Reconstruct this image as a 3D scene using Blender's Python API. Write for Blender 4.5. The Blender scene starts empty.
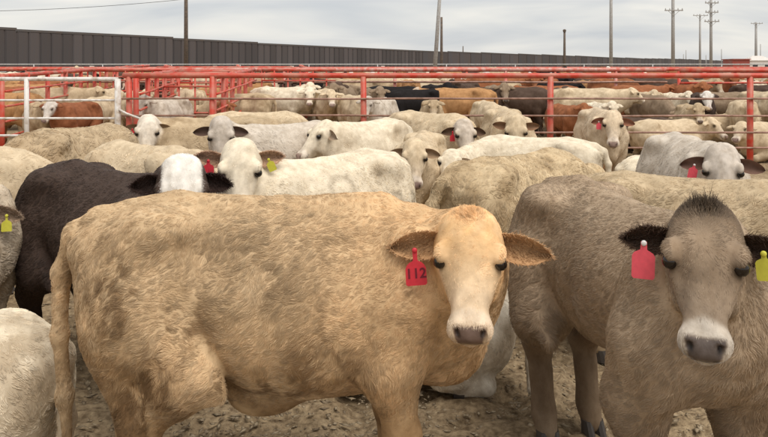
import bpy, math, random
import numpy as np
from mathutils import Vector, Matrix, kdtree
import openvdb

# ------------------------------------------------------------------ camera, sky, sun, exposure
SC = bpy.context.scene
COL = SC.collection
H = 1.70            # eye height
F = 700.0           # focal length in photograph pixels (768 wide)
HZ = 72.0           # horizon row of the photograph
R = math.radians

cam = bpy.data.cameras.new('camera')
cam.sensor_width = 36.0
cam.lens = 36.0 * F / 768.0
cam.shift_y = -(218.5 - HZ) / 768.0
cam.clip_start, cam.clip_end = 0.05, 6000
cam_o = bpy.data.objects.new('camera', cam); COL.objects.link(cam_o)
cam_o.location = (0, 0, H); cam_o.rotation_euler = (R(90), 0, 0)
SC.camera = cam_o

world = bpy.data.worlds.new('World'); SC.world = world; world.use_nodes = True
nt = world.node_tree; nt.nodes.clear()
def wn(t, **k):
    n = nt.nodes.new(t)
    for a, b in k.items(): setattr(n, a, b)
    return n
sky = wn('ShaderNodeTexSky', sky_type='NISHITA', sun_disc=False)
sky.sun_elevation = R(52); sky.sun_rotation = R(150); sky.air_density = 1.0; sky.dust_density = 2.0
bg1 = wn('ShaderNodeBackground'); bg1.inputs['Strength'].default_value = 0.05
nt.links.new(sky.outputs[0], bg1.inputs[0])
tc = wn('ShaderNodeTexCoord')
sep = wn('ShaderNodeSeparateXYZ'); nt.links.new(tc.outputs['Generated'], sep.inputs[0])
# project the direction on a cloud deck so that the streaks lie flat overhead
add = wn('ShaderNodeMath', operation='MAXIMUM'); nt.links.new(sep.outputs[2], add.inputs[0]); add.inputs[1].default_value = 0.0
add2 = wn('ShaderNodeMath', operation='ADD'); nt.links.new(add.outputs[0], add2.inputs[0]); add2.inputs[1].default_value = 0.16
dv = wn('ShaderNodeVectorMath', operation='DIVIDE'); nt.links.new(tc.outputs['Generated'], dv.inputs[0])
cmb = wn('ShaderNodeCombineXYZ')
for i in range(3): nt.links.new(add2.outputs[0], cmb.inputs[i])
nt.links.new(cmb.outputs[0], dv.inputs[1])
mp = wn('ShaderNodeMapping'); mp.inputs['Scale'].default_value = (0.34, 0.62, 0.0); mp.inputs['Location'].default_value = (0.4, 0.15, 0)
nt.links.new(dv.outputs[0], mp.inputs[0])
nz = wn('ShaderNodeTexNoise'); nz.inputs['Scale'].default_value = 1.6; nz.inputs['Detail'].default_value = 4; nz.inputs['Roughness'].default_value = 0.5
nz.inputs['Distortion'].default_value = 0.5
nt.links.new(mp.outputs[0], nz.inputs['Vector'])
cr = wn('ShaderNodeValToRGB')
cr.color_ramp.elements[0].position = 0.33; cr.color_ramp.elements[0].color = (0.285, 0.298, 0.316, 1)
cr.color_ramp.elements[1].position = 0.67; cr.color_ramp.elements[1].color = (0.48, 0.46, 0.42, 1)
e = cr.color_ramp.elements.new(0.5); e.color = (0.375, 0.374, 0.366, 1)
nt.links.new(nz.outputs[0], cr.inputs[0])
bg2 = wn('ShaderNodeBackground'); bg2.inputs['Strength'].default_value = 0.92
nt.links.new(cr.outputs[0], bg2.inputs[0])
mx = wn('ShaderNodeMixShader'); mx.inputs[0].default_value = 0.9
nt.links.new(bg1.outputs[0], mx.inputs[1]); nt.links.new(bg2.outputs[0], mx.inputs[2])
wo = wn('ShaderNodeOutputWorld'); nt.links.new(mx.outputs[0], wo.inputs[0])

sun = bpy.data.lights.new('sun', 'SUN'); sun.energy = 1.15; sun.angle = R(40); sun.color = (1.0, 0.955, 0.88)
sun_o = bpy.data.objects.new('sun', sun); COL.objects.link(sun_o)
sd = Vector((-0.32, 0.42, -1.0)).normalized()
sun_o.rotation_euler = sd.to_track_quat('-Z', 'Y').to_euler()

SC.view_settings.view_transform = 'Standard'; SC.view_settings.look = 'None'
SC.view_settings.gamma = 1.0; SC.view_settings.use_curve_mapping = False
SC.view_settings.exposure = 1.18
SC.cycles.use_denoising = True
SC.cycles.max_bounces = 5; SC.cycles.diffuse_bounces = 3

rng = np.random.default_rng(7)
random.seed(7)

# ------------------------------------------------------------------ helpers
def ray(px, py, Y):                 # where a sight line of the photograph meets depth Y
    return Vector(((px - 384) * Y / F, Y, H - (py - HZ) * Y / F))
def hash3(i, j, k, s):
    h = (i * 374761393 + j * 668265263 + k * 2147483647 + s * 974711) & 0xffffffff
    h = ((h ^ (h >> 13)) * 1274126177) & 0xffffffff
    h = ((h ^ (h >> 16)) * 2246822519) & 0xffffffff
    return ((h ^ (h >> 15)) & 0xffff) / 65535.0
def noise(p, scale, seed=0):        # value noise 0..1 at points p (n,3)
    q = np.asarray(p, float) * scale
    b = np.floor(q).astype(np.int64); f = q - b; f = f * f * (3 - 2 * f)
    r = np.zeros(len(q))
    for dx in (0, 1):
        for dy in (0, 1):
            for dz in (0, 1):
                w = (f[:, 0] if dx else 1 - f[:, 0]) * (f[:, 1] if dy else 1 - f[:, 1]) * (f[:, 2] if dz else 1 - f[:, 2])
                r += w * hash3(b[:, 0] + dx, b[:, 1] + dy, b[:, 2] + dz, seed)
    return r
def fbm(p, scale, seed=0, oct=3):
    r = 0; a = 1; t = 0
    for o in range(oct):
        r = r + a * noise(p, scale * 2 ** o, seed + 17 * o); t += a; a *= .5
    return r / t
def sstep(a, b, x):
    t = np.clip((x - a) / (b - a), 0, 1); return t * t * (3 - 2 * t)

def link(o, parent=None):
    COL.objects.link(o)
    if parent is not None: o.parent = parent
    return o
def mesh_obj(name, verts, faces, mat, parent=None, smooth=False):
    me = bpy.data.meshes.new(name)
    me.from_pydata([tuple(v) for v in verts], [], [tuple(f) for f in faces]); me.update()
    if mat: me.materials.append(mat)
    if smooth: me.polygons.foreach_set('use_smooth', [True] * len(me.polygons))
    return link(bpy.data.objects.new(name, me), parent)
def empty(name, loc=(0, 0, 0), rz=0, s=1):
    o = bpy.data.objects.new(name, None); COL.objects.link(o); o.empty_display_size = .1
    o.location = loc; o.rotation_euler = (0, 0, rz); o.scale = (s, s, s); return o
def tag(o, label=None, cat=None, group=None, kind=None):
    if label: o['label'] = label
    if cat: o['category'] = cat
    if group: o['group'] = group
    if kind: o['kind'] = kind
    return o
def tube(pts, rad, n=10, cap=True):
    pts = [Vector(p) for p in pts]
    if not hasattr(rad, '__len__'): rad = [rad] * len(pts)
    V = []; Fc = []
    up = None
    for i, p in enumerate(pts):
        d = (pts[min(i + 1, len(pts) - 1)] - pts[max(i - 1, 0)]).normalized()
        if up is None:
            up = Vector((0, 0, 1)) if abs(d.z) < .9 else Vector((1, 0, 0))
        a = d.cross(up).normalized(); b = a.cross(d).normalized(); up = b
        for k in range(n):
            t = 2 * math.pi * k / n
            V.append(p + a * math.cos(t) * rad[i] + b * math.sin(t) * rad[i])
    for i in range(len(pts) - 1):
        for k in range(n):
            Fc.append((i * n + k, i * n + (k + 1) % n, (i + 1) * n + (k + 1) % n, (i + 1) * n + k))
    if cap:
        Fc.append(tuple(range(n - 1, -1, -1))); Fc.append(tuple((len(pts) - 1) * n + k for k in range(n)))
    return V, Fc
def box(cx, cy, cz, sx, sy, sz):
    V = [(cx + sx * a / 2, cy + sy * b / 2, cz + sz * c / 2) for a in (-1, 1) for b in (-1, 1) for c in (-1, 1)]
    return V, [(0, 1, 3, 2), (4, 6, 7, 5), (0, 4, 5, 1), (2, 3, 7, 6), (0, 2, 6, 4), (1, 5, 7, 3)]
def join(*parts):
    V = []; Fc = []
    for v, f in parts:
        o = len(V); V += list(v); Fc += [tuple(i + o for i in q) for q in f]
    return V, Fc

# ------------------------------------------------------------------ materials
def newmat(name):
    m = bpy.data.materials.new(name); m.use_nodes = True
    return m, m.node_tree, m.node_tree.nodes['Principled BSDF']
def paint(name, c, rust=(0.16, 0.075, 0.04), amt=.35, scale=9, rough=.5, metal=0):
    m, t, b = newmat(name)
    tcn = t.nodes.new('ShaderNodeTexCoord')
    n = t.nodes.new('ShaderNodeTexNoise'); n.inputs['Scale'].default_value = scale; n.inputs['Detail'].default_value = 6
    t.links.new(tcn.outputs['Object'], n.inputs['Vector'])
    r = t.nodes.new('ShaderNodeValToRGB'); r.color_ramp.elements[0].position = .62 - amt * .5; r.color_ramp.elements[1].position = .75 - amt * .2
    r.color_ramp.elements[0].color = (0, 0, 0, 1); r.color_ramp.elements[1].color = (1, 1, 1, 1)
    t.links.new(n.outputs[0], r.inputs[0])
    mixn = t.nodes.new('ShaderNodeMix'); mixn.data_type = 'RGBA'
    mixn.inputs[6].default_value = (*c, 1); mixn.inputs[7].default_value = (*rust, 1)
    t.links.new(r.outputs[0], mixn.inputs[0]); t.links.new(mixn.outputs[2], b.inputs['Base Color'])
    b.inputs['Roughness'].default_value = rough; b.inputs['Metallic'].default_value = metal
    bu = t.nodes.new('ShaderNodeBump'); bu.inputs['Strength'].default_value = .15; bu.inputs['Distance'].default_value = .01
    t.links.new(n.outputs[0], bu.inputs['Height']); t.links.new(bu.outputs[0], b.inputs['Normal'])
    return m
M_RED = paint('red_paint', (0.56, 0.050, 0.024), (0.50, 0.19, 0.13), .45, scale=5)
M_REDF = paint('faded_red_paint', (0.58, 0.12, 0.08), (0.62, 0.36, 0.30), .5)
M_PINK = paint('worn_rod', (0.42, 0.24, 0.18), (0.22, 0.11, 0.07), .6)
M_WHITE = paint('white_paint', (0.74, 0.70, 0.66), (0.45, 0.36, 0.28), .3)
M_GALV = paint('galvanised', (0.50, 0.50, 0.50), (0.36, 0.33, 0.30), .4, rough=.6)
M_WOOD = paint('weathered_pole', (0.17, 0.125, 0.095), (0.10, 0.08, 0.065), .6, scale=6, rough=.9)
M_STEEL = paint('grey_pole', (0.40, 0.39, 0.375), (0.30, 0.27, 0.24), .4, rough=.6)
M_WALL = paint('dark_steel', (0.075, 0.070, 0.075), (0.090, 0.068, 0.060), .5, scale=.6, rough=.75)
def vary(m, lo=.75, hi=1.2):
    t = m.node_tree; b = t.nodes['Principled BSDF']; l = b.inputs['Base Color'].links[0]; src = l.from_socket
    oi = t.nodes.new('ShaderNodeObjectInfo'); mr = t.nodes.new('ShaderNodeMapRange'); mr.inputs[3].default_value = lo; mr.inputs[4].default_value = hi
    t.links.new(oi.outputs['Random'], mr.inputs[0]); mm = t.nodes.new('ShaderNodeMix'); mm.data_type = 'RGBA'; mm.blend_type = 'MULTIPLY'; mm.inputs[0].default_value = 1
    t.links.new(src, mm.inputs[6]); t.links.new(mr.outputs[0], mm.inputs[7]); t.links.new(mm.outputs[2], b.inputs['Base Color'])
vary(M_WALL)
M_WALL2 = paint('dark_steel_cap', (0.085, 0.08, 0.08), (0.10, 0.08, 0.07), .5, scale=.6, rough=.7)
M_WIRE = paint('wire', (0.12, 0.12, 0.13), (0.1, 0.1, 0.1), .2, rough=.6)
M_ROOFR = paint('red_sheet', (0.36, 0.07, 0.05), (0.3, 0.12, 0.09), .4, scale=1)
M_GLASS = paint('dark_glass', (0.03, 0.035, 0.04), (0.04, 0.04, 0.04), .1, rough=.15)

def mat_ground():
    m, t, b = newmat('trodden_dirt')
    tcn = t.nodes.new('ShaderNodeTexCoord')
    def nz(sc, det=6):
        n = t.nodes.new('ShaderNodeTexNoise'); n.inputs['Scale'].default_value = sc; n.inputs['Detail'].default_value = det
        n.inputs['Roughness'].default_value = .62
        t.links.new(tcn.outputs['Object'], n.inputs['Vector']); return n
    a = nz(1.1); c = nz(26)
    r = t.nodes.new('ShaderNodeValToRGB'); el = r.color_ramp.elements
    el[0].position = .34; el[0].color = (0.17, 0.125, 0.08, 1); el[1].position = .66; el[1].color = (0.44, 0.35, 0.235, 1)
    t.links.new(c.outputs[0], r.inputs[0])
    r2 = t.nodes.new('ShaderNodeValToRGB'); e2 = r2.color_ramp.elements
    e2[0].position = .38; e2[0].color = (.72, .66, .58, 1); e2[1].position = .62; e2[1].color = (1.1, 1.05, .98, 1)
    t.links.new(a.outputs[0], r2.inputs[0])
    mm = t.nodes.new('ShaderNodeMix'); mm.data_type = 'RGBA'; mm.blend_type = 'MULTIPLY'; mm.inputs[0].default_value = 1
    t.links.new(r.outputs[0], mm.inputs[6]); t.links.new(r2.outputs[0], mm.inputs[7])
    t.links.new(mm.outputs[2], b.inputs['Base Color']); b.inputs['Roughness'].default_value = .95
    b.inputs['Specular IOR Level'].default_value = .1
    bu = t.nodes.new('ShaderNodeBump'); bu.inputs['Strength'].default_value = .7; bu.inputs['Distance'].default_value = .02
    t.links.new(c.outputs[0], bu.inputs['Height']); t.links.new(bu.outputs[0], b.inputs['Normal'])
    return m
M_GROUND = mat_ground()

def mat_clod():
    m, t, b = newmat('dry_clods')
    g = t.nodes.new('ShaderNodeTexNoise'); g.inputs['Scale'].default_value = 11; g.inputs['Detail'].default_value = 3
    tcn = t.nodes.new('ShaderNodeTexCoord'); t.links.new(tcn.outputs['Object'], g.inputs['Vector'])
    r = t.nodes.new('ShaderNodeValToRGB'); el = r.color_ramp.elements
    el[0].position = .35; el[0].color = (0.20, 0.15, 0.10, 1); el[1].position = .68; el[1].color = (0.46, 0.37, 0.25, 1)
    t.links.new(g.outputs[0], r.inputs[0]); t.links.new(r.outputs[0], b.inputs['Base Color']); b.inputs['Roughness'].default_value = .95
    b.inputs['Specular IOR Level'].default_value = .1
    return m
M_CLOD = mat_clod()

def mat_coat(name, hair=False):
    """coat colour: object colour, face / muzzle / nose colours by mask, pattern multiplier Col"""
    m, t, b = newmat(name)
    def attr(n, ty='GEOMETRY'):
        a = t.nodes.new('ShaderNodeAttribute'); a.attribute_name = n; a.attribute_type = ty; return a
    oi = t.nodes.new('ShaderNodeObjectInfo')
    mask = attr('mask'); sp = t.nodes.new('ShaderNodeSeparateColor'); t.links.new(mask.outputs['Color'], sp.inputs[0])
    def mixc(f, a, bb):
        n = t.nodes.new('ShaderNodeMix'); n.data_type = 'RGBA'
        t.links.new(f, n.inputs[0]); t.links.new(a, n.inputs[6]); t.links.new(bb, n.inputs[7]); return n.outputs[2]
    c = mixc(sp.outputs[0], oi.outputs['Color'], attr('face_col', 'OBJECT').outputs['Color'])
    c = mixc(sp.outputs[1], c, attr('muzzle_col', 'OBJECT').outputs['Color'])
    c = mixc(sp.outputs[2], c, attr('nose_col', 'OBJECT').outputs['Color'])
    mu = t.nodes.new('ShaderNodeMix'); mu.data_type = 'RGBA'; mu.blend_type = 'MULTIPLY'; mu.inputs[0].default_value = 1
    t.links.new(c, mu.inputs[6]); t.links.new(attr('Col').outputs['Color'], mu.inputs[7])
    c = mu.outputs[2]
    if not hair:
        tcn = t.nodes.new('ShaderNodeTexCoord')
        n1 = t.nodes.new('ShaderNodeTexNoise'); n1.inputs['Scale'].default_value = 14; n1.inputs['Detail'].default_value = 7; n1.inputs['Roughness'].default_value = .65
        mpn = t.nodes.new('ShaderNodeMapping'); mpn.inputs['Scale'].default_value = (.8, 1.2, .7)
        t.links.new(tcn.outputs['Object'], mpn.inputs[0]); t.links.new(mpn.outputs[0], n1.inputs['Vector'])
        rr = t.nodes.new('ShaderNodeValToRGB'); rr.color_ramp.elements[0].position = .3; rr.color_ramp.elements[0].color = (.70, .66, .61, 1)
        rr.color_ramp.elements[1].position = .62; rr.color_ramp.elements[1].color = (1.06, 1.06, 1.06, 1)
        t.links.new(n1.outputs[0], rr.inputs[0])
        m2 = t.nodes.new('ShaderNodeMix'); m2.data_type = 'RGBA'; m2.blend_type = 'MULTIPLY'; m2.inputs[0].default_value = 1
        t.links.new(c, m2.inputs[6]); t.links.new(rr.outputs[0], m2.inputs[7]); c = m2.outputs[2]
        bu = t.nodes.new('ShaderNodeBump'); bu.inputs['Strength'].default_value = .35; bu.inputs['Distance'].default_value = .012
        t.links.new(n1.outputs[0], bu.inputs['Height']); t.links.new(bu.outputs[0], b.inputs['Normal'])
    t.links.new(c, b.inputs['Base Color'])
    ro = t.nodes.new('ShaderNodeMapRange'); ro.inputs[3].default_value = .85 if not hair else .6; ro.inputs[4].default_value = .35
    t.links.new(sp.outputs[2], ro.inputs[0]); t.links.new(ro.outputs[0], b.inputs['Roughness'])
    b.inputs['Specular IOR Level'].default_value = .2 if not hair else .3
    return m
M_COAT = mat_coat('coat'); M_HAIR = mat_coat('coat_hair', True)
def plain(name, c, rough=.5, spec=.5):
    m, t, b = newmat(name); b.inputs['Roughness'].default_value = rough; b.inputs['Specular IOR Level'].default_value = spec
    n = t.nodes.new('ShaderNodeTexNoise'); n.inputs['Scale'].default_value = 60; n.inputs['Detail'].default_value = 3
    tcn = t.nodes.new('ShaderNodeTexCoord'); t.links.new(tcn.outputs['Object'], n.inputs['Vector'])
    mm = t.nodes.new('ShaderNodeMix'); mm.data_type = 'RGBA'
    mm.inputs[6].default_value = (*[x * .78 for x in c], 1); mm.inputs[7].default_value = (*[min(1, x * 1.15) for x in c], 1)
    t.links.new(n.outputs[0], mm.inputs[0]); t.links.new(mm.outputs[2], b.inputs['Base Color']); return m
M_EYE = plain('eye', (0.012, 0.008, 0.006), .08)
M_LID = plain('eyelid', (0.07, 0.045, 0.035), .6)
M_HOOF = plain('hoof', (0.055, 0.045, 0.038), .6)
M_TAGR = plain('tag_red', (0.62, 0.03, 0.05), .45)
M_TAGP = plain('tag_pink', (0.80, 0.095, 0.13), .45)
M_TAGY = plain('tag_yellow', (0.62, 0.58, 0.06), .5)
M_INK = plain('tag_ink', (0.16, 0.008, 0.02), .7)
M_BTN = plain('tag_button', (0.75, 0.72, 0.70), .4)
M_HORN = plain('horn', (0.20, 0.15, 0.11), .5)

# ------------------------------------------------------------------ the setting: ground, wall, poles
WL0 = np.array([-47.7, 87.0]); WD = np.array([.58, .815]); WD = WD / np.linalg.norm(WD)
def bank(x, y):                     # low bank the border wall stands on
    rx, ry = x - WL0[0], y - WL0[1]
    d = -(rx * WD[1] - ry * WD[0])  # >0 beyond the wall
    return 1.5 * sstep(-26, -5, d)
def rise(y): return .024 * np.clip(np.asarray(y, float) - 12.3, 0, 32)
def terrain(x, y): return float(np.maximum(bank(np.asarray(float(x)), np.asarray(float(y))), rise(y)))
def sinh_axis(n, lo, hi, k, c=0.0):
    a, b = np.arcsinh((lo - c) / k), np.arcsinh((hi - c) / k)
    return c + k * np.sinh(np.linspace(a, b, n))
def build_ground():
    xs = sinh_axis(430, -1500, 1500, 1.9); ys = sinh_axis(560, -30, 3000, 1.6, 2.8)
    X, Y = np.meshgrid(xs, ys)
    P = np.stack([X.ravel(), Y.ravel(), np.zeros(X.size)], 1)
    near = 1 - sstep(9, 22, np.hypot(P[:, 0], P[:, 1]))
    z = (fbm(P, 2.2, 3, 3) - .5) * .06 + (fbm(P, 9, 5, 3) - .5) * .085
    z += -.025 * sstep(.60, .75, noise(P, 6.5, 9)) + .02 * sstep(.55, .8, noise(P, 17, 12))
    z = z * near - .012 * near + np.maximum(bank(P[:, 0], P[:, 1]), rise(P[:, 1]))
    P[:, 2] = z
    nx, ny = len(xs), len(ys)
    I = np.arange(nx * ny).reshape(ny, nx)
    Fq = np.stack([I[:-1, :-1], I[:-1, 1:], I[1:, 1:], I[1:, :-1]], -1).reshape(-1, 4)
    me = bpy.data.meshes.new('ground'); me.vertices.add(len(P)); me.vertices.foreach_set('co', P.ravel())
    me.loops.add(Fq.size); me.loops.foreach_set('vertex_index', Fq.ravel())
    me.polygons.add(len(Fq)); me.polygons.foreach_set('loop_start', np.arange(0, Fq.size, 4))
    me.update(calc_edges=True); me.polygons.foreach_set('use_smooth', [True] * len(Fq)); me.materials.append(M_GROUND)
    tag(link(bpy.data.objects.new('ground', me)), kind='structure')
build_ground()

def build_clods():
    n = 34000
    ang = rng.uniform(-.75, .75, n); rr = rng.uniform(2.2, 1, n) if False else 1.9 + 7 * rng.random(n) ** 1.7
    cx, cy = rr * np.sin(ang), rr * np.cos(ang)
    s = .003 + .0105 * rng.random(n) ** 2.5
    base = np.array([[1, 0, 0], [-1, 0, 0], [0, 1, 0], [0, -1, 0], [0, 0, .75], [0, 0, -.5], ], float)
    fc = np.array([[0, 2, 4], [2, 1, 4], [1, 3, 4], [3, 0, 4], [2, 0, 5], [1, 2, 5], [3, 1, 5], [0, 3, 5]])
    jit = rng.uniform(.55, 1.35, (n, 6, 1)) * base[None] * s[:, None, None]
    jit[:, :, 0] *= rng.uniform(1.0, 3.2, n)[:, None]
    a = rng.uniform(0, 6.28, n); ca, sa = np.cos(a)[:, None], np.sin(a)[:, None]
    x = jit[:, :, 0] * ca - jit[:, :, 1] * sa + cx[:, None]; y = jit[:, :, 0] * sa + jit[:, :, 1] * ca + cy[:, None]
    z = jit[:, :, 2] * .5 + (s * .2)[:, None] + .002
    V = np.stack([x, y, z], -1).reshape(-1, 3)
    Fq = (fc[None] + (np.arange(n) * 6)[:, None, None]).reshape(-1, 3)
    me = bpy.data.meshes.new('dirt_clods'); me.vertices.add(len(V)); me.vertices.foreach_set('co', V.ravel())
    me.loops.add(Fq.size); me.loops.foreach_set('vertex_index', Fq.ravel())
    me.polygons.add(len(Fq)); me.polygons.foreach_set('loop_start', np.arange(0, Fq.size, 3)); me.update(calc_edges=True)
    me.materials.append(M_CLOD)
    tag(link(bpy.data.objects.new('dirt_clods', me)), 'crumbled dry dirt and manure clods littering the pen floor', 'dirt', kind='stuff')
build_clods()

def build_wall():
    L0 = -40.0
    w = empty('border_wall', (WL0[0] + WD[0] * L0, WL0[1] + WD[1] * L0, 1.4))
    w.rotation_euler = (0, 0, math.atan2(WD[1], WD[0]))
    tag(w, 'long dark steel panel wall crossing the background behind the pens', 'wall')
    def top(t): return np.interp(t, [-40, 0, 45, 88, 140, 185, 230, 290, 356, 500, 700], [7.4, 7.1, 6.75, 6.6, 7.0, 7.35, 7.5, 7.9, 8.7, 9.6, 11.0]) - 1.4
    def panel_mesh(wd):
        return join(box(0, 0, .5, wd - .17, .10, 1.0), box(0, -.065, .5, wd - .42, .03, .97))
    v, f = panel_mesh(1.5); me = bpy.data.meshes.new('panel'); me.from_pydata([tuple(q) for q in v], [], f); me.materials.append(M_WALL)
    v, f = panel_mesh(6.0); me6 = bpy.data.meshes.new('panel'); me6.from_pydata([tuple(q) for q in v], [], f); me6.materials.append(M_WALL)
    pv, pf = box(0, .06, .5, .30, .06, 1.0); mep = bpy.data.meshes.new('wall_post'); mep.from_pydata(pv, [], pf); mep.materials.append(M_WALL)
    cv, cf = box(0, 0, 0, 6.0, .20, .30); mec = bpy.data.meshes.new('top_plate'); mec.from_pydata(cv, [], cf); mec.materials.append(M_WALL2)
    for k in range(120):            # six-metre bays, each with a stepped top plate
        x0 = k * 6.0; t = L0 + x0 + 3; h = round(float(top(t)) / .16) * .16
        if t < 100:
            for j in range(4):
                o = link(bpy.data.objects.new('panel', me), w); o.location = (x0 + .75 + j * 1.5, 0, -.3); o.scale = (1, 1, h - .15 + .3)
                o = link(bpy.data.objects.new('wall_post', mep), w); o.location = (x0 + j * 1.5, 0, -.3); o.scale = (1, 1, h - .155 + .3)
        else:
            o = link(bpy.data.objects.new('panel', me6), w); o.location = (x0 + 3, 0, -.3); o.scale = (1, 1, h - .15 + .3)
            o = link(bpy.data.objects.new('wall_post', mep), w); o.location = (x0, 0, -.3); o.scale = (1, 1, h - .155 + .3)
        o = link(bpy.data.objects.new('top_plate', mec), w); o.location = (x0 + 3, 0, h)
build_wall()

def build_hills():
    # low dark hill line far behind the wall on the right
    n = 60; V = []; Fc = []
    for i in range(n):
        a = i / (n - 1); x = -300 + 2600 * a
        h = 14 + 24 * math.exp(-((a - .52) / .16) ** 2) + 5 * math.sin(a * 17) + 3 * math.sin(a * 41)
        for k in range(6):
            b = k / 5
            V.append((x, 2300 + 500 * b, -2 + (h + 2) * math.sin(math.pi * min(b, 1)) if 0 < k < 5 else -2))
    for i in range(n - 1):
        for k in range(5):
            Fc.append((i * 6 + k, (i + 1) * 6 + k, (i + 1) * 6 + k + 1, i * 6 + k + 1))
    tag(mesh_obj('hills', V, Fc, M_WALL, smooth=True), kind='structure')
build_hills()

def pole(name, label, px, Y, ytop, rad, mat, lean=0.0, arms=(), ybase=None, extra=None):
    base = Vector(((px - 384) * Y / F, Y, 0)); base.z = terrain(base.x, base.y) - .15
    top = H + (HZ - ytop) * Y / F
    t = empty(name, base); tag(t, label, 'pole', 'poles beyond the pens')
    hh = top - base.z
    v, f = tube([(0, 0, 0), (lean * hh * .5, 0, hh * .5), (lean * hh, 0, hh)], [rad * 1.15, rad, rad * .8], 10)
    mesh_obj('shaft', v, f, mat, t, True)
    for ya, wd in arms:
        za = H + (HZ - ya) * Y / F - base.z
        v, f = box(lean * za, -rad - .075, za, wd, .13, .15); arm = mesh_obj('cross_arm', v, f, mat, t)
        for sx in (-.92, -.45, .45, .92):
            v, f = tube([(lean * za + sx * wd / 2, -rad - .075, za + .075), (lean * za + sx * wd / 2, -rad - .075, za + .2), (lean * za + sx * wd / 2, -rad - .075, za + .33)], [.05, .07, .03], 6)
            mesh_obj('insulator', v, f, M_STEEL, arm)
        v, f = tube([(lean * za - wd * .3, -rad - .02, za - .07), (lean * za, -rad - .01, za - wd * .3)], .03, 5); mesh_obj('brace', v, f, M_STEEL, arm)
        v, f = tube([(lean * za + wd * .3, -rad - .02, za - .07), (lean * za, -rad - .01, za - wd * .3)], .03, 5); mesh_obj('brace', v, f, M_STEEL, arm)
    if extra == 'lamp':
        v, f = tube([(0, 0, hh - .02), (0, 0, hh + .35), (0, 0, hh + .5)], [.24, .3, .12], 8); mesh_obj('lamp_head', v, f, M_WOOD, t)
    v, f = tube([(0, 0, -.3), (0, 0, .25)], rad * 1.7, 10); mesh_obj('footing', v, f, M_GALV, t)
    return t
pole('utility_pole', 'tall dark utility pole in front of the left part of the wall', 186, 62, -40, .17, M_WOOD)
pole('light_pole', 'pale grey leaning steel pole near the middle of the wall', 433.5, 46, -30, .13, M_STEEL, lean=.068)
pole('wooden_pole', 'short brown wooden pole right beside the leaning grey pole', 441.5, 60, 17, .12, M_WOOD)
pole('wooden_pole', 'tiny dark pole just right of the leaning pole above the wall', 463, 190, 46, .16, M_WOOD)
pole('light_pole', 'short dark pole with a knobbed top right of the picture centre', 564.5, 120, 32, .22, M_WOOD, extra='lamp')
pole('light_pole', 'tall plain grey pole without cross arms standing right of the centre', 611, 70, -30, .16, M_STEEL)
pole('utility_pole', 'tall grey utility pole with a single wide cross arm', 673, 100, -25, .24, M_STEEL, arms=[(10.5, 2.6)])
pole('utility_pole', 'thin distant utility pole between the two tall cross arm poles', 700, 165, 14, .24, M_STEEL, arms=[(15.5, 3.5)])
pole('utility_pole', 'tall utility pole with three stacked cross arms', 711, 110, -8, .22, M_STEEL, arms=[(3, 2.1), (12.3, 2.0), (21.5, 2.3)])
pole('utility_pole', 'far utility pole with one arm near the right picture edge', 756, 190, 22, .34, M_STEEL, arms=[(23.5, 3.2)])
for q, (px, yt) in enumerate([(686, 50), (683.5, 54), (721.5, 49), (706, 55), (760.5, 44)]):
    pole('wooden_pole', ['faint far pole left of the thin distant utility pole', 'shortest faint pole on the skyline among the far poles',
         'faint far pole just right of the three arm pole', 'tiny faint pole between the thin pole and the three arm pole', 'faint far pole beside the rightmost utility pole'][q], px, 420, yt, .26, M_STEEL)

def wire(p, q, sag, label, r=.03):
    P = [Vector(p).lerp(Vector(q), i / 24) + Vector((0, 0, -sag * 4 * (i / 24) * (1 - i / 24))) for i in range(25)]
    v, f = tube(P, r, 5); tag(mesh_obj('overhead_wire', v, f, M_WIRE, None, True), label, 'wire')
wire(ray(-260, 3, 60), ray(186, -1, 62), 0.9, 'thin overhead wire sagging across the sky at upper left', .022)

def building():
    b = ray(757, 66, 175); b.z = terrain(b.x, b.y)
    t = empty('site_office', b); tag(t, 'small white cabin with red shed beside it on far right skyline', 'building')
    v, f = box(0, 0, 1.9, 6.0, 4, 3.8); mesh_obj('wall', v, f, M_WHITE, t)
    v = [(-3.2, -2.2, 3.8), (3.2, -2.2, 3.8), (3.2, 2.2, 3.8), (-3.2, 2.2, 3.8), (-1.2, 0, 5.0), (1.2, 0, 5.0)]
    mesh_obj('roof', v, [(0, 1, 5, 4), (1, 2, 5), (2, 3, 4, 5), (3, 0, 4), (3, 2, 1, 0)], M_WHITE, t)
    for sx in (-1.5, 1.5):
        v, f = box(sx, -2.02, 2.3, 1.2, .06, 1.0); mesh_obj('window', v, f, M_GLASS, t)
    v, f = box(-5.2, 0, 2.0, 4.2, 5, 4.0); s = mesh_obj('shed', v, f, M_ROOFR, t)
    v, f = box(-5.2, 0, 4.1, 4.6, 5.6, .2); mesh_obj('shed_roof', v, f, M_ROOFR, s)
building()

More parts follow.
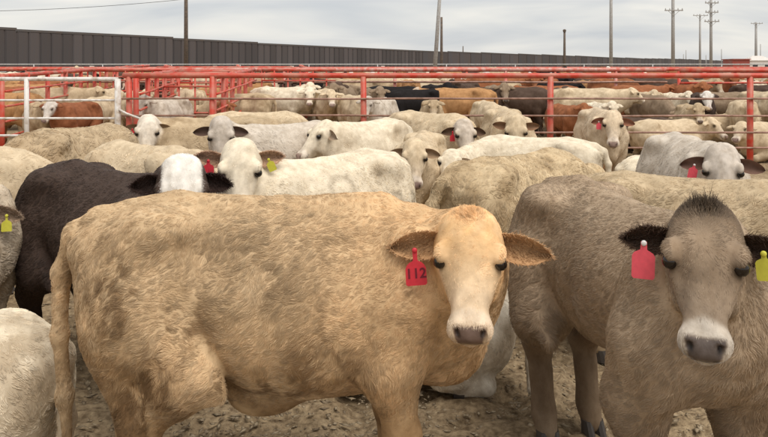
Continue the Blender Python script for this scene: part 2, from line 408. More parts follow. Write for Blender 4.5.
# ------------------------------------------------------------------ fences and gates
def rail_mesh(a, b, r, wob=.006, n=8, step=1.2):
    a, b = Vector(a), Vector(b); m = max(2, int((b - a).length / step))
    P = []
    for i in range(m + 1):
        p = a.lerp(b, i / m)
        if 0 < i < m: p = p + Vector((0, random.uniform(-wob, wob), random.uniform(-wob, wob)))
        P.append(p)
    return tube(P, r, n)
def fence(name, label, a, b, posts, rails, pmat, ph, pr=.05, group=None, wob=.008):
    """a, b ground points; posts distances along; rails (height, radius, material)"""
    a, b = Vector((*a, 0)), Vector((*b, 0)); d = b - a; L = d.length
    t = empty(name, a, math.atan2(d.y, d.x)); tag(t, label, 'fence', group)
    me = None
    for s in posts:
        if me is None:
            v, f = tube([(0, 0, -.25), (0, 0, ph)], pr, 10); o = mesh_obj('post', v, f, pmat, t, True); me = o.data
        else: o = link(bpy.data.objects.new('post', me), t)
        o.location = (s, 0, terrain(a.x + d.x * s / L, a.y + d.y * s / L) + random.uniform(-.01, .0)); o.rotation_euler = (random.uniform(-.008, .008), random.uniform(-.008, .008), random.uniform(0, 6))
    za, zb = terrain(a.x, a.y), terrain(b.x, b.y)
    for i, (z, r, mt) in enumerate(rails):
        v, f = rail_mesh((0, 0 if i == 0 else -pr - r * .6, z + za), (L, 0 if i == 0 else -pr - r * .6, z + zb), r, wob if i else .002)
        mesh_obj('top_rail' if i == 0 else 'rail', v, f, mt, t, True)
    return t
FY = 12.0
def fx(px, Y=FY): return (px - 384) * Y / F
zf = lambda py, Y=FY: H - (py - HZ) * Y / F
X0, X1 = fx(123), fx(980)
fence('pipe_fence', 'near red pipe fence with thick top rail and thin brown rods across the pen', (X0, FY), (X1, FY),
      [fx(p) - X0 for p in (129, 212, 364, 550, 750, 950)],
      [(zf(75.5), .046, M_RED), (zf(98.5), .017, M_PINK), (zf(115.5), .017, M_PINK), (zf(132), .017, M_PINK), (zf(147), .017, M_PINK)], M_RED, zf(76), .052)

def gate(px0, px1, Y, label):
    xa, xb = fx(px0, Y), fx(px1, Y)
    t = empty('pipe_gate', (xa, Y, 0)); tag(t, label, 'gate')
    w = xb - xa
    for z, r in ((zf(79), .035), (zf(100), .020), (zf(118), .020), (zf(135), .020), (zf(149), .020)):
        v, f = rail_mesh((0, 0, z), (w, 0, z), r, .003); mesh_obj('rail', v, f, M_WHITE, t, True)
    for x, r in ((0, .036), (fx(27, Y) - xa, .040), (w, .050)):
        v, f = tube([(x, -.012, .02 if x == w else .16), (x, -.012, zf(78.6))], r, 10); mesh_obj('upright', v, f, M_WHITE, t, True)
    v, f = tube([(w + .03, -.04, zf(109)), (w + .16, -.05, zf(113)), (w + .42, -.02, zf(119))], .02, 6); mesh_obj('latch_bar', v, f, M_WHITE, t, True)
gate(-75, 118, 11.93, 'white pipe gate with rusty scuffs at the left end of the near fence')

FENCES = 'fences of the pens farther back'
def far_fence(label, a, b, sp, ph, rails, pm, name='pen_fence', pr=.045):
    L = math.hypot(b[0] - a[0], b[1] - a[1]); n = int(L / sp)
    return fence(name, label, a, b, [i * sp for i in range(n + 1)], rails, pm, ph, pr, FENCES, .01)
def rr(h, r, m0, m1, n=4): return [(h, r, m0)] + [(h * (1 - (k + 1) / (n + .6)), r * .5, m1) for k in range(n)]
far_fence('pale pink top rail fence running behind the second row of cattle', (-9, 19.6), (7.9, 19.6), 3.1, 1.56, rr(1.59, .06, M_REDF, M_PINK), M_REDF)
far_fence('red pen fence directly behind the right half of the pale pink rail', (8.1, 19.2), (16.5, 19.2), 2.8, 1.56, rr(1.58, .06, M_RED, M_RED), M_RED)
far_fence('red pen fence crossing the middle distance before the wall', (-24, 27), (24, 27), 3.4, 1.42, rr(1.45, .06, M_RED, M_PINK), M_RED)
far_fence('farthest dark red pen fence below the wall', (-42, 43), (42, 43), 4.0, 1.2, rr(1.22, .07, M_RED, M_RED, 3), M_RED)
far_fence('galvanised grey rail fence with white posts in front of the wall', (-50, 56), (70, 56), 5.5, 1.55, [(1.55, .045, M_GALV), (1.25, .035, M_GALV), (.95, .035, M_GALV)], M_GALV)
# alley and sorting gates, red, running away from the camera on the left
for i, (x0, y0, x1, y1) in enumerate([(-4.35, 12.3, -5.6, 19.4), (-3.0, 12.3, -3.6, 19.4), (-7.2, 13.2, -9.0, 26.8), (-6.0, 20.0, -8.4, 26.8), (-2.2, 19.9, -3.2, 26.7), (-4.1, 19.9, -5.6, 26.7)]):
    far_fence(['red alley fence running back just right of the white gate', 'red alley fence running back at the left post of the near fence',
               'orange red fence running back behind the white gate', 'red fence running back in the far left pen', 'red fence running back beyond the alley on its right side', 'red fence running back beyond the alley on its left side'][i], (x0, y0), (x1, y1), 1.25, 1.66, rr(1.6, .045, M_RED, M_RED, 5), M_RED, pr=.05)
for i, (x0, x1, y) in enumerate([(-4.8, -3.4, 15.2), (-5.1, -3.6, 17.3), (-8.4, -5.2, 19.0), (-3.3, -1.3, 18.9), (-7.4, -3.0, 22.8)]):
    far_fence(['red crowding gate set across the alley behind the near fence', 'second red crowding gate farther along the alley', 'red gate of close bars behind the white gate', 'red gate of close bars right of the alley', 'far red gate of close bars behind the alley'][i], (x0, y), (x1, y), .35, 1.6, rr(1.6, .04, M_RED, M_RED, 5), M_RED, name='sorting_gate', pr=.022)
for i, px in enumerate((92, 215, 292, 383)):
    p = ray(px, 66, 50); v, f = box(0, 0, .8, .2, .2, 1.6)
    t = mesh_obj('white_marker_post', *join((v, f), box(0, 0, 1.64, .25, .25, .08)), M_WHITE); t.location = (p.x, 50, terrain(p.x, 50) - .3)
    tag(t, ['first', 'second', 'third', 'fourth'][i] + ' white marker post from the left below the wall', 'post', 'white marker posts')

# ------------------------------------------------------------------ cattle: implicit surface body, coat, parts
class Field:
    def __init__(s): s.pr = []
    def cap(s, a, b, ra, rb, k=.04, sub=False):
        a, b = np.array(a, float), np.array(b, float); m = max(ra, rb)
        def f(X, Y, Z):
            d = b - a; L = max(d @ d, 1e-9)
            px, py, pz = X - a[0], Y - a[1], Z - a[2]
            t = np.clip((px * d[0] + py * d[1] + pz * d[2]) / L, 0, 1)
            return np.sqrt((px - t * d[0]) ** 2 + (py - t * d[1]) ** 2 + (pz - t * d[2]) ** 2) - (ra + t * (rb - ra))
        s.pr.append((f, np.minimum(a, b) - m, np.maximum(a, b) + m, k, sub))
    def chain(s, pts, rad, k=.04):
        for i in range(len(pts) - 1): s.cap(pts[i], pts[i + 1], rad[i], rad[i + 1], k)
    def ell(s, c, r, A=None, k=.04, sub=False):
        c, r = np.array(c, float), np.array(r, float); A = np.eye(3) if A is None else np.array(A, float)  # rows: axes
        e = np.sqrt(((A * r[:, None]) ** 2).sum(0))
        def f(X, Y, Z):
            p = [A[i, 0] * (X - c[0]) + A[i, 1] * (Y - c[1]) + A[i, 2] * (Z - c[2]) for i in range(3)]
            k0 = np.sqrt(sum((p[i] / r[i]) ** 2 for i in range(3))); k1 = np.sqrt(sum((p[i] / r[i] ** 2) ** 2 for i in range(3))) + 1e-9
            return k0 * (k0 - 1) / k1
        s.pr.append((f, c - e, c + e, k, sub))
    def loft(s, O, A, st, ex=2.3, tu=.12, tl=.1, k=.05):
        """A rows: along, lateral, up; st rows: along, top, bottom, half width"""
        O, A = np.array(O, float), np.array(A, float); st = np.array(st, float)
        t = np.linspace(st[0, 0], st[-1, 0], 300)
        g = np.exp(-np.linspace(-2, 2, 21) ** 2); g /= g.sum()
        def sm(c):
            y = np.interp(t, st[:, 0], c); return np.convolve(np.pad(y, 10, 'edge'), g, 'valid')
        T, B, W = sm(st[:, 1]), sm(st[:, 2]), sm(st[:, 3])
        def f(X, Y, Z):
            px, py, pz = X - O[0], Y - O[1], Z - O[2]
            a = A[0, 0] * px + A[0, 1] * py + A[0, 2] * pz; l = A[1, 0] * px + A[1, 1] * py + A[1, 2] * pz; h = A[2, 0] * px + A[2, 1] * py + A[2, 2] * pz
            ac = np.clip(a, t[0], t[-1])
            top, bot, hw = np.interp(ac, t, T), np.interp(ac, t, B), np.interp(ac, t, W)
            mid, hh = (top + bot) / 2, (top - bot) / 2
            q = (h - mid) / hh
            w = hw * (1 - tu * np.clip(q, 0, 1.2) ** 2 - tl * np.clip(-q, 0, 1.2) ** 2)
            r = (np.abs(l / w) ** ex + np.abs(q) ** ex) ** (1 / ex)
            d = (r - 1) * np.minimum(w, hh)
            da = np.abs(a - ac)
            return np.where(da > 0, np.sqrt(np.maximum(d, 0) ** 2 + da ** 2), d)
        m = max(W.max(), np.abs(T).max(), np.abs(B).max())
        cs = [O + A[0] * aa + A[2] * hh for aa in (t[0], t[-1]) for hh in (T.max(), B.min())]
        cs = [c + A[1] * w for c in cs for w in (-W.max(), W.max())]
        s.pr.append((f, np.min(cs, 0), np.max(cs, 0), k, False)); return f
    def mesh(s, dx):
        lo = np.min([p[1] for p in s.pr if not p[4]], 0) - 3 * dx; hi = np.max([p[2] for p in s.pr if not p[4]], 0) + 3 * dx
        n = np.ceil((hi - lo) / dx).astype(int) + 1
        G = np.full(n, .3, np.float32)
        ax = [lo[i] + dx * np.arange(n[i]) for i in range(3)]
        for f, a, b, k, sub in s.pr:
            i0 = np.maximum(((a - lo - k) / dx).astype(int) - 2, 0); i1 = np.minimum(((b - lo + k) / dx).astype(int) + 3, n)
            sl = tuple(slice(i0[i], i1[i]) for i in range(3))
            d = f(ax[0][sl[0]][:, None, None], ax[1][sl[1]][None, :, None], ax[2][sl[2]][None, None, :])
            g = G[sl]
            if sub:
                d = -d; h = np.maximum(k - np.abs(g - d), 0) / k; G[sl] = np.maximum(g, d) + h * h * k * .25
            else:
                h = np.maximum(k - np.abs(g - d), 0) / k; G[sl] = np.minimum(g, d) - h * h * k * .25
        vg = openvdb.FloatGrid(.3); vg.copyFromArray(np.ascontiguousarray(np.clip(G, -.3, .3)))
        P, Q = vg.convertToQuads(0.0)
        P = P.astype(float); Q = Q.astype(np.int64)
        a, b, c, d = (P[Q[:, i]] for i in range(4))
        if (np.cross(b - a, c - a) * a).sum() + (np.cross(c - a, d - a) * a).sum() < 0: Q = Q[:, ::-1].copy()
        return P * dx + lo, Q

def mesh_from(name, P, Q, mat, cols=None, masks=None):
    me = bpy.data.meshes.new(name); m = Q.shape[1]
    me.vertices.add(len(P)); me.vertices.foreach_set('co', P.ravel())
    me.loops.add(Q.size); me.loops.foreach_set('vertex_index', Q.ravel())
    me.polygons.add(len(Q)); me.polygons.foreach_set('loop_start', np.arange(0, Q.size, m))
    me.update(calc_edges=True); me.polygons.foreach_set('use_smooth', [True] * len(Q))
    for nm, c in (('Col', cols), ('mask', masks)):
        if c is not None:
            a = me.color_attributes.new(nm, 'FLOAT_COLOR', 'POINT')
            a.data.foreach_set('color', np.concatenate([c, np.ones((len(c), 1))], 1).ravel())
    me.materials.append(mat); return me

def bez(a, b, c, d, n):
    t = np.linspace(0, 1, n)[:, None]; a, b, c, d = [np.array(v, float) for v in (a, b, c, d)]
    return (1 - t) ** 3 * a + 3 * (1 - t) ** 2 * t * b + 3 * (1 - t) * t * t * c + t ** 3 * d

HEAD_ST = [(-.035, .005, -.055, .045), (-.015, .022, -.085, .082), (.03, .042, -.135, .104), (.09, .052, -.175, .115), (.145, .052, -.195, .119), (.195, .042, -.200, .107),
           (.25, .030, -.182, .083), (.31, .019, -.145, .067), (.365, .010, -.112, .063), (.405, .004, -.096, .072), (.435, -.003, -.090, .077), (.46, -.014, -.082, .070), (.478, -.030, -.070, .048)]
def head_frame(yaw, pitch, roll=0):
    cy, sy, cp, sp = math.cos(yaw), math.sin(yaw), math.cos(pitch), math.sin(pitch)
    u = np.array([cy * cp, sy * cp, -sp]); n = np.array([cy * sp, sy * sp, cp]); v = np.cross(n, u)
    c, s = math.cos(roll), math.sin(roll)
    u, v = u * c + v * s, v * c - u * s
    return u, v, n

class Cow: pass
def cow_shape(poll,  yaw, pitch, roll=0, hs=1.0, lying=False, tail='down', stance=(0, 0, 0, 0), dx=.012, seed=0, belly=0.0, sheath=False, ears=False, thin=0.0, fine=False, mud=0.0, withers=0, blaze=.45, legw=1.0, lift=0.0, hwf=1.0, neck_z=0.0, facew=9.0, neckf=1.0, front=1.0, frontw=1.0, legf=1.0):
    """one animal in its own frame: x forward, y left, z up, 1.16 m at the withers; poll = top of head"""
    g = Field(); dz = -.43 if lying else 0.0
    T = [(-.765, .99, .86, .05), (-.745, 1.055, .76, .115), (-.69, 1.11, .66, .175), (-.58, 1.145, .64, .215), (-.45, 1.162, .62, .230), (-.30, 1.15, .575 - belly * .4, .222), (-.12, 1.14, .505 - belly, .258),
         (.08, 1.135, .465 - belly, .272), (.26, 1.145, .462 - belly * .4, .250), (.40, 1.16 + withers, .47, .215), (.52, 1.13 + withers * .5, .50, .19), (.63, 1.04, .55, .145), (.70, .95, .61, .09), (.735, .86, .68, .04)]
    T = [(a if a < .3 else .3 + (a - .3) * front, b, c, d if a < .3 else d * frontw) for a, b, c, d in T]
    T = [(a, b + dz, max(c + dz, .03) + lift * float(sstep(-.4, .3, np.array(a))), d * (1.12 if lying else 1 - thin)) for a, b, c, d in T]
    tor = g.loft((0, 0, 0), np.eye(3), T, 2.2, .28, .12)
    g.chain([(-.66, 0, 1.070 + dz), (-.40, 0, 1.118 + dz), (0, 0, 1.090 + dz), (.36, 0, 1.112 + dz)], [.033] * 4, .06)
    for sy in (-1, 1):
        g.ell((.44, sy * .170, .84 + dz), (.145, .075, .25), k=.065); g.ell((.3 + .27 * front, sy * .135 * frontw, .72 + dz), (.065, .055, .085), k=.05)          # shoulder
        g.ell((-.52, sy * .145, .82 + dz), (.19, .105, .27), k=.10)        # thigh
        g.ell((-.41, sy * .172, 1.072 + dz), (.085, .05, .045), k=.12); g.ell((-.22, sy * .285, 1.00 + dz), (.13, .07, .08), k=.12, sub=True)       # hip bone
        g.ell((-.72, sy * .085, 1.0 + dz), (.05, .045, .05), k=.08)        # pin bone
        if not lying:
            fo, ho = (stance[0], stance[2]) if sy > 0 else (stance[1], stance[3])
            fy, hy = sy * .135 * legf, sy * .15 * legw
            g.chain([(.44, sy * .165, .80), (.37 + fo * .2, sy * .17, .60), (.40 + fo * .7, fy, .345), (.40 + fo, fy, .12), (.43 + fo, fy, .06)], [.12, .092, .053, .036, .043], .06)
            g.ell((.405 + fo * .7, fy, .35), (.05, .052, .06), k=.03)
            g.cap((.40 + fo, fy, .125), (.40 + fo, fy, .11), .043, .043, .03)
            g.chain([(-.50, sy * .155, .80), (-.40 + ho * .3, sy * .185, .60), (-.63 + ho * .8, hy, .415), (-.575 + ho, hy, .13), (-.54 + ho, hy, .06)], [.15, .108, .055, .039, .046], .06)
            g.chain([(-.62 + ho * .2, sy * .14, .72), (-.66 + ho * .8, hy, .44)], [.10, .045], .06)   # hamstring to hock
            g.cap((-.60 + ho * .9, hy, .30), (-.575 + ho, hy, .13), .042, .040, .03)
        else:
            g.chain([(.44, sy * .18, .36), (.36, sy * .225, .16), (.64, sy * .21, .085), (.42, sy * .17, .055)], [.13, .09, .055, .042], .05)
            g.chain([(-.48, sy * .19, .36), (-.24, sy * .22, .20), (-.52, sy * .215, .08), (-.34, sy * .235, .045)], [.17, .145, .055, .032], .07)
    g.ell((.3 + .30 * front, 0, .60 + dz * .85 + lift), (.13 * front, .09 * frontw, .13), k=.08)                # brisket
    if sheath and not lying:
        g.ell((-.08, 0, .47 - belly), (.13, .05, .075), k=.09)
    # skin fold of the flank
    if not lying:
        for sy in (-1, 1): g.cap((-.36, sy * .20, .66), (-.22, sy * .21, .55), .05, .03, .06)
    # tail
    if tail == 'down': tp = [(-.70, 0, 1.075), (-.785, 0, 1.03), (-.835, .005, .90), (-.845, .01, .68), (-.83, .02, .46), (-.82, .02, .30)]
    elif tail == 'lie': tp = [(-.70, 0, 1.075), (-.79, .02, 1.0), (-.83, .05, .80), (-.84, .10, .62), (-.83, .22, .49)]
    else: tp = tail
    tr = [.047, .038, .031, .026, .025, .016][:len(tp)]
    g.chain([(a, b, max(c + dz, .04)) for a, b, c in tp], tr, .035)
    # head and neck
    u, v, n = head_frame(yaw, pitch, roll); P = np.array(poll, float); uh = np.array([math.cos(yaw), math.sin(yaw), 0])
    hp = lambda s_, l_, h_: P + hs * (u * s_ + v * l_ * hwf + n * h_)
    W = np.array([.36, 0, .955 + dz + neck_z]); Hh = hp(.055, 0, -.075); Lh = hp(.20, 0, -.135)
    reach = max(.16, min(.34, np.linalg.norm(Hh - W) * .55))
    top = bez(W, W + [reach, 0, .0], Hh - uh * .20 + [0, 0, -.06], Hh, 7)
    L0 = np.array([.30 + .20 * front, 0, .73 + dz * .9 + lift * .6]); low = bez(L0, L0 + [.13, 0, .03], Lh - uh * .20 + [0, 0, -.10], Lh, 7)
    rt = np.array([.155, .145, .128, .110, .095, .084, .076]) * (1 - thin * .5); rl = np.array([.165, .15, .13, .112, .096, .084, .072]) * np.linspace(1, neckf, 7)
    g.chain(top, rt, .09); g.chain(low, rl, .09); g.chain((top + low) / 2, (rt + rl) / 2 * .97, .09)
    g.chain(low[1:6] - [0, 0, .09], [.05, .05, .045, .035, .025], .09)      # dewlap
    hst = [(a * hs, b * hs, c * hs, d * hs * hwf) for a, b, c, d in HEAD_ST]
    fh = g.loft(P, np.stack([u, v, n]), hst, 2.5, .10, .42, k=.035)
    A = np.stack([u, v, n])
    for sy in (-1, 1):
        g.ell(hp(.165, sy * .104, .020), np.array((.044, .024, .025)) * hs, A, .024)     # brow
        g.ell(hp(.22, sy * .072, -.135), np.array((.080, .030, .060)) * hs, A, .03); g.cap(hp(.22, sy * .088, -.03), hp(.31, sy * .062, -.055), .016 * hs, .010 * hs, .03)         # cheek
        g.ell(hp(.195, sy * .122, .000), np.array((.020, .014, .016)) * hs, A, .010, True)    # eye socket
        g.ell(hp(.43, sy * .045, -.022), np.array((.035, .026, .026)) * hs, A, .02)      # nostril wing
        if fine:
            g.ell(hp(.455, sy * .043, -.012), np.array((.020, .010, .013)) * hs, A, .006, True)
    g.cap(hp(.22, 0, -.145), hp(.43, 0, -.088), .048 * hs, .036 * hs, .022)             # lower jaw
    g.ell(hp(.452, 0, -.082), np.array((.032, .043, .024)) * hs, A, .010)               # lower lip
    if ears:                                                                            # far animals: ears belong to the skin
        for sy in (-1, 1):
            ax = sy * v * .93 + u * .28 - n * .12; ax /= np.linalg.norm(ax); bx = np.cross(ax, n); bx /= np.linalg.norm(bx)
            g.ell(hp(.05, sy * .10, -.05) + ax * .085 * hs, np.array((.10, .048, .020)) * hs, np.stack([ax, bx, np.cross(ax, bx)]), .02)
    Pv, Q = g.mesh(dx)
    c = Cow(); c.P, c.Q, c.u, c.v, c.n, c.poll, c.hs = Pv, Q, u, v, n, P, hs; c.hp = hp; c.lying = lying; c.dz = dz; c.stance = stance
    # ---- regions and pattern
    d = fh(Pv[:, 0], Pv[:, 1], Pv[:, 2]); r = Pv - P
    s_, l_, h_ = r @ u / hs, r @ v / hs / hwf, r @ n / hs
    head = sstep(.06, .015, d) * sstep(-.10, -.02, s_)
    face = head * sstep(-.115, -.055, h_) * sstep(-.03, .0, s_ + .4 * (h_ + .06))
    face = face * sstep(facew + .012, facew - .008, np.abs(l_))
    muz = head * np.clip(sstep(.355, .385, s_ - .25 * np.abs(l_)) + blaze * sstep(.20, .36, s_) * sstep(-.10, -.03, h_), 0, 1)
    nose = head * sstep(.425, .438, s_ + .15 * (h_ + .02)) * sstep(-.058, -.050, h_) * sstep(.004, -.004, np.abs(l_) - (.058 + .34 * np.clip(h_, -.06, .0)))
    mouth = head * sstep(.37, .40, s_) * np.exp(-((h_ + .060) / .006) ** 2)
    c.legz = sstep(.50 + dz, .40 + dz, Pv[:, 2]) if not lying else 0 * d
    eye = np.zeros(len(Pv))
    for sy in (-1, 1):
        q = hp(.195, sy * .110, .000); eye = np.maximum(eye, np.exp(-(np.linalg.norm((Pv - q) / hs, axis=1) / .034) ** 4))
    col = np.ones((len(Pv), 3))
    big = fbm(Pv + seed * 3.1, 2.3, seed, 3); sm = fbm(Pv + seed * 1.7, 11, seed + 5, 3)
    col *= (.86 + .28 * big)[:, None]
    dirt = sstep(.50, .70, .55 * big + .45 * sm + .16 * sstep(.75 + dz, .40 + dz, Pv[:, 2]) + .10 * sstep(-.2, -.6, Pv[:, 0]) - .08 + mud * .10) * (1 - head) * (.35 + .5 * mud)
    col = col * (1 - dirt[:, None]) + dirt[:, None] * np.array([.44, .36, .27])
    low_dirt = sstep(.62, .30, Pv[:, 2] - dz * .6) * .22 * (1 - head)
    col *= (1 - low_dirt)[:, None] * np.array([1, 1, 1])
    col *= (1 + head * (fbm(Pv, 34, seed + 3, 3) - .5) * .55)[:, None]
    nostril = np.zeros(len(Pv))
    for sy in (-1, 1):
        q = np.stack([(s_ - .455) / .020, (l_ - sy * .042 - sy * .35 * (h_ + .012)) / .0095, (h_ + .014) / .0135], 1); nostril = np.maximum(nostril, np.exp(-np.linalg.norm(q, axis=1) ** 4))
    col *= (1 - .85 * nostril)[:, None]
    col = col * (1 - eye[:, None] * .80); col *= (1 - .75 * mouth)[:, None]
    c.col, c.head = col, head; c.nosew = nose; c.muz = muz; c.s = s_; c.h = h_
    c.mask = np.stack([face, muz * (1 - nose), np.clip(nose, 0, 1)], 1)
    c.eyew = eye; c.seed = seed
    return c

def vnormals(me, n):
    a = np.empty(n * 3); me.vertices.foreach_get('normal', a); return a.reshape(-1, 3)

def grow_coat(c, nrm, N, length, seed, curl=1.0, clump=.035, radius=.0009, crest=0.0, pts=4, fringe=True):
    rg = np.random.default_rng(seed)
    tri = np.concatenate([c.Q[:, [0, 1, 2]], c.Q[:, [0, 2, 3]]])
    A, B, C_ = c.P[tri[:, 0]], c.P[tri[:, 1]], c.P[tri[:, 2]]
    ar = np.linalg.norm(np.cross(B - A, C_ - A), axis=1); ar[~np.isfinite(ar)] = 0
    wt = ar * (1 + 1.5 * c.head[tri[:, 0]])
    idx = rg.choice(len(tri), N, p=wt / wt.sum())
    a, b = rg.random(N), rg.random(N); f = a + b > 1; a[f], b[f] = 1 - a[f], 1 - b[f]
    w = np.stack([1 - a - b, a, b], 1); t3 = tri[idx]
    ip = lambda arr: (arr[t3] * (w[..., None] if arr.ndim == 2 else w)).sum(1)
    p, nr, col, mask, head, eye = ip(c.P), ip(nrm), ip(c.col), ip(c.mask), ip(c.head), ip(c.eyew)
    nr /= np.linalg.norm(nr, axis=1, keepdims=True) + 1e-9
    keep = (mask[:, 2] < .35) & (eye < .12) & (rg.random(N) > ip(c.muz) * .4)
    p, nr, col, mask, head = [q[keep] for q in (p, nr, col, mask, head)]; N = len(p)
    z = p[:, 2] - c.dz
    # flow of the hair
    flow = np.tile(np.array([-1.0, 0, -.75]), (N, 1))
    leg = sstep(.52, .40, z)[:, None] if not c.lying else np.zeros((N, 1))
    flow = flow * (1 - leg) + leg * np.array([-.15, 0, -1.0])
    tl0 = c.P[:, 0].min() + .055; tailw = sstep(tl0 + .02, tl0, p[:, 0])[:, None]; flow = flow * (1 - tailw) + tailw * np.array([0, 0, -1.])
    rel = (p - c.poll); sh = rel @ c.u / c.hs; lh = rel @ c.v / c.hs
    hd = c.u[None] * (.55 - 1.0 * (sh < .09))[:, None] * 1.0 + c.v[None] * (lh * 6)[:, None]
    hd = c.u[None] * (sh * 8 - 1.0).clip(-1, 1)[:, None] + c.v[None] * (lh * 7).clip(-1, 1)[:, None]
    flow = flow * (1 - head[:, None]) + hd * head[:, None]
    flow += (np.stack([noise(p, 16, seed + k) for k in (1, 2, 3)], 1) - .5) * 1.5 * curl * (1 - .5 * head[:, None])
    flow += (np.stack([noise(p, 5, seed + k) for k in (4, 5, 6)], 1) - .5) * 1.6 * curl * (1 - head[:, None])
    tg = flow - nr * (flow * nr).sum(1, keepdims=True); tg /= np.linalg.norm(tg, axis=1, keepdims=True) + 1e-9
    L = length * (.7 + .6 * rg.random(N)) * (1 - .42 * head) * (1 - .6 * leg[:, 0]) * (.75 + .5 * noise(p, 3.5, seed + 9))
    tuft = tailw[:, 0] * sstep(.58, .40, z); L = L * (1 - .35 * tailw[:, 0]) * (1 + 1.8 * tuft)
    top = sstep(1.07, 1.13, z) * (1 - head); L *= 1 - .25 * top
    cr = np.zeros(N)
    if crest:
        cr = head * np.exp(-((sh + .0) / .035) ** 2 - (lh / .055) ** 2); L = L * (1 + crest * cr)
    lift = (.28 + .25 * rg.random(N)) * (1 - .30 * head) + .5 * cr; tg = tg + rg.normal(0, .55, (N, 3)) * cr[:, None] + nr * 0; L = L * (1 - .5 * cr * rg.random(N))
    bit = np.cross(nr, tg)
    us = np.linspace(0, 1, pts)
    ph = rg.uniform(0, 6.28, N) * .3 + noise(p, 20, seed + 11) * 12
    pos = np.empty((N, pts, 3))
    for i, uu in enumerate(us):
        wav = np.sin(ph + uu * 4.0) * .16 * uu * curl
        pos[:, i] = p - nr * .002 + L[:, None] * (tg * uu * (1 - .35 * cr[:, None]) + nr * (lift * uu * (1.15 - .75 * uu) + .7 * cr * uu)[:, None] + bit * wav[:, None])
    # clumps
    nc = max(50, int(N / 26)); ci = rg.choice(N, nc, replace=False)
    kd = kdtree.KDTree(nc)
    for j, q in enumerate(ci): kd.insert(p[q], j)
    kd.balance()
    near = np.fromiter((kd.find(q)[1] for q in p), int, N); cc = ci[near]
    pull = (np.linalg.norm(p - p[cc], axis=1) < .08) * (.50 * curl / (.4 + curl) * (1 - .6 * head))
    for i, uu in enumerate(us[1:], 1):
        pos[:, i] += (pos[cc, i] - pos[:, i]) * (pull * uu ** 1.2)[:, None]
    tone = (.84 + .34 * rg.random(nc))[near] * (.90 + .20 * rg.random(N)); tone = tone * (1 + head * (noise(p, 70, seed + 21) - .5) * .30)
    cp = np.empty((N, pts, 4)); cp[..., 3] = 1
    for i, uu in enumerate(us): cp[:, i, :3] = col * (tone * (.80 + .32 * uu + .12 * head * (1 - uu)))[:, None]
    if crest > 1.5: cp[..., :3] *= (1 - .50 * np.clip(cr * 1.3, 0, 1))[:, None, None]
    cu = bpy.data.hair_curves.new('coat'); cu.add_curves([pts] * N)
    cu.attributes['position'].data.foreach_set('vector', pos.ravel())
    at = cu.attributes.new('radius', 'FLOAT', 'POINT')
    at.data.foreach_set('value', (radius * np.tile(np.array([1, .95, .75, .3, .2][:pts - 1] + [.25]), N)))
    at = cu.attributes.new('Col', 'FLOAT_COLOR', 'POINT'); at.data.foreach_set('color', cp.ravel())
    mk = np.ones((N, pts, 4)); mk[..., :3] = mask[:, None, :]
    at = cu.attributes.new('mask', 'FLOAT_COLOR', 'POINT'); at.data.foreach_set('color', mk.ravel())
    cu.materials.append(M_HAIR)
    return cu

def ear_mesh(L, W, sy, inner=(.50, .42, .38), droop=.30):
    """leaf-shaped cupped ear: x out along the ear, y across, z opening normal"""
    nt_, nw = 16, 11; V = []; cols = []
    for side in (0, 1):
        for i in range(nt_):
            t = i / (nt_ - 1)
            w = W * (.30 * (1 - t) ** 2 + 1.0 * math.sin(math.pi * min(1, .12 + .88 * t ** 1.05)) ** .62 * (1 - .06 * t)); w = max(w, .0015)
            for j in range(nw):
                a = -1 + 2 * j / (nw - 1)
                cup = .85 * W * (1 - t * .60)
                z = -cup * (1 - a * a) * (1.0 if side else .80) - (.004 if side else 0) * (1 - abs(a) ** 3)
                y = w * a * (1 - .22 * (1 - t)); rip = .09 * W * math.sin(6 * t + 2.5 * a + sy)
                V.append((L * t, y - .10 * W * t, z + rip * t - droop * L * t * t))
                cols.append((1, 1, 1) if side else tuple(k * (.75 + .5 * abs(a) ** 2) for k in inner))
    Fc = []
    N = nt_ * nw
    for i in range(nt_ - 1):
        for j in range(nw - 1):
            q = (i * nw + j, (i + 1) * nw + j, (i + 1) * nw + j + 1, i * nw + j + 1)
            Fc.append(q); Fc.append(tuple(N + k for k in q[::-1]))
    def rim(a, b): Fc.append((a, b, N + b, N + a))
    for i in range(nt_ - 1): rim((i + 1) * nw, i * nw); rim(i * nw + nw - 1, (i + 1) * nw + nw - 1)
    for j in range(nw - 1): rim((nt_ - 1) * nw + j + 1, (nt_ - 1) * nw + j)
    me = bpy.data.meshes.new('ear'); me.from_pydata(V, [], Fc); me.update()
    me.polygons.foreach_set('use_smooth', [True] * len(Fc)); me.materials.append(M_COAT)
    a = me.color_attributes.new('Col', 'FLOAT_COLOR', 'POINT'); a.data.foreach_set('color', np.concatenate([np.array(cols), np.ones((len(V), 1))], 1).ravel())
    a = me.color_attributes.new('mask', 'FLOAT_COLOR', 'POINT'); a.data.foreach_set('color', np.tile([0., 0, 0, 1], len(V)))
    return me
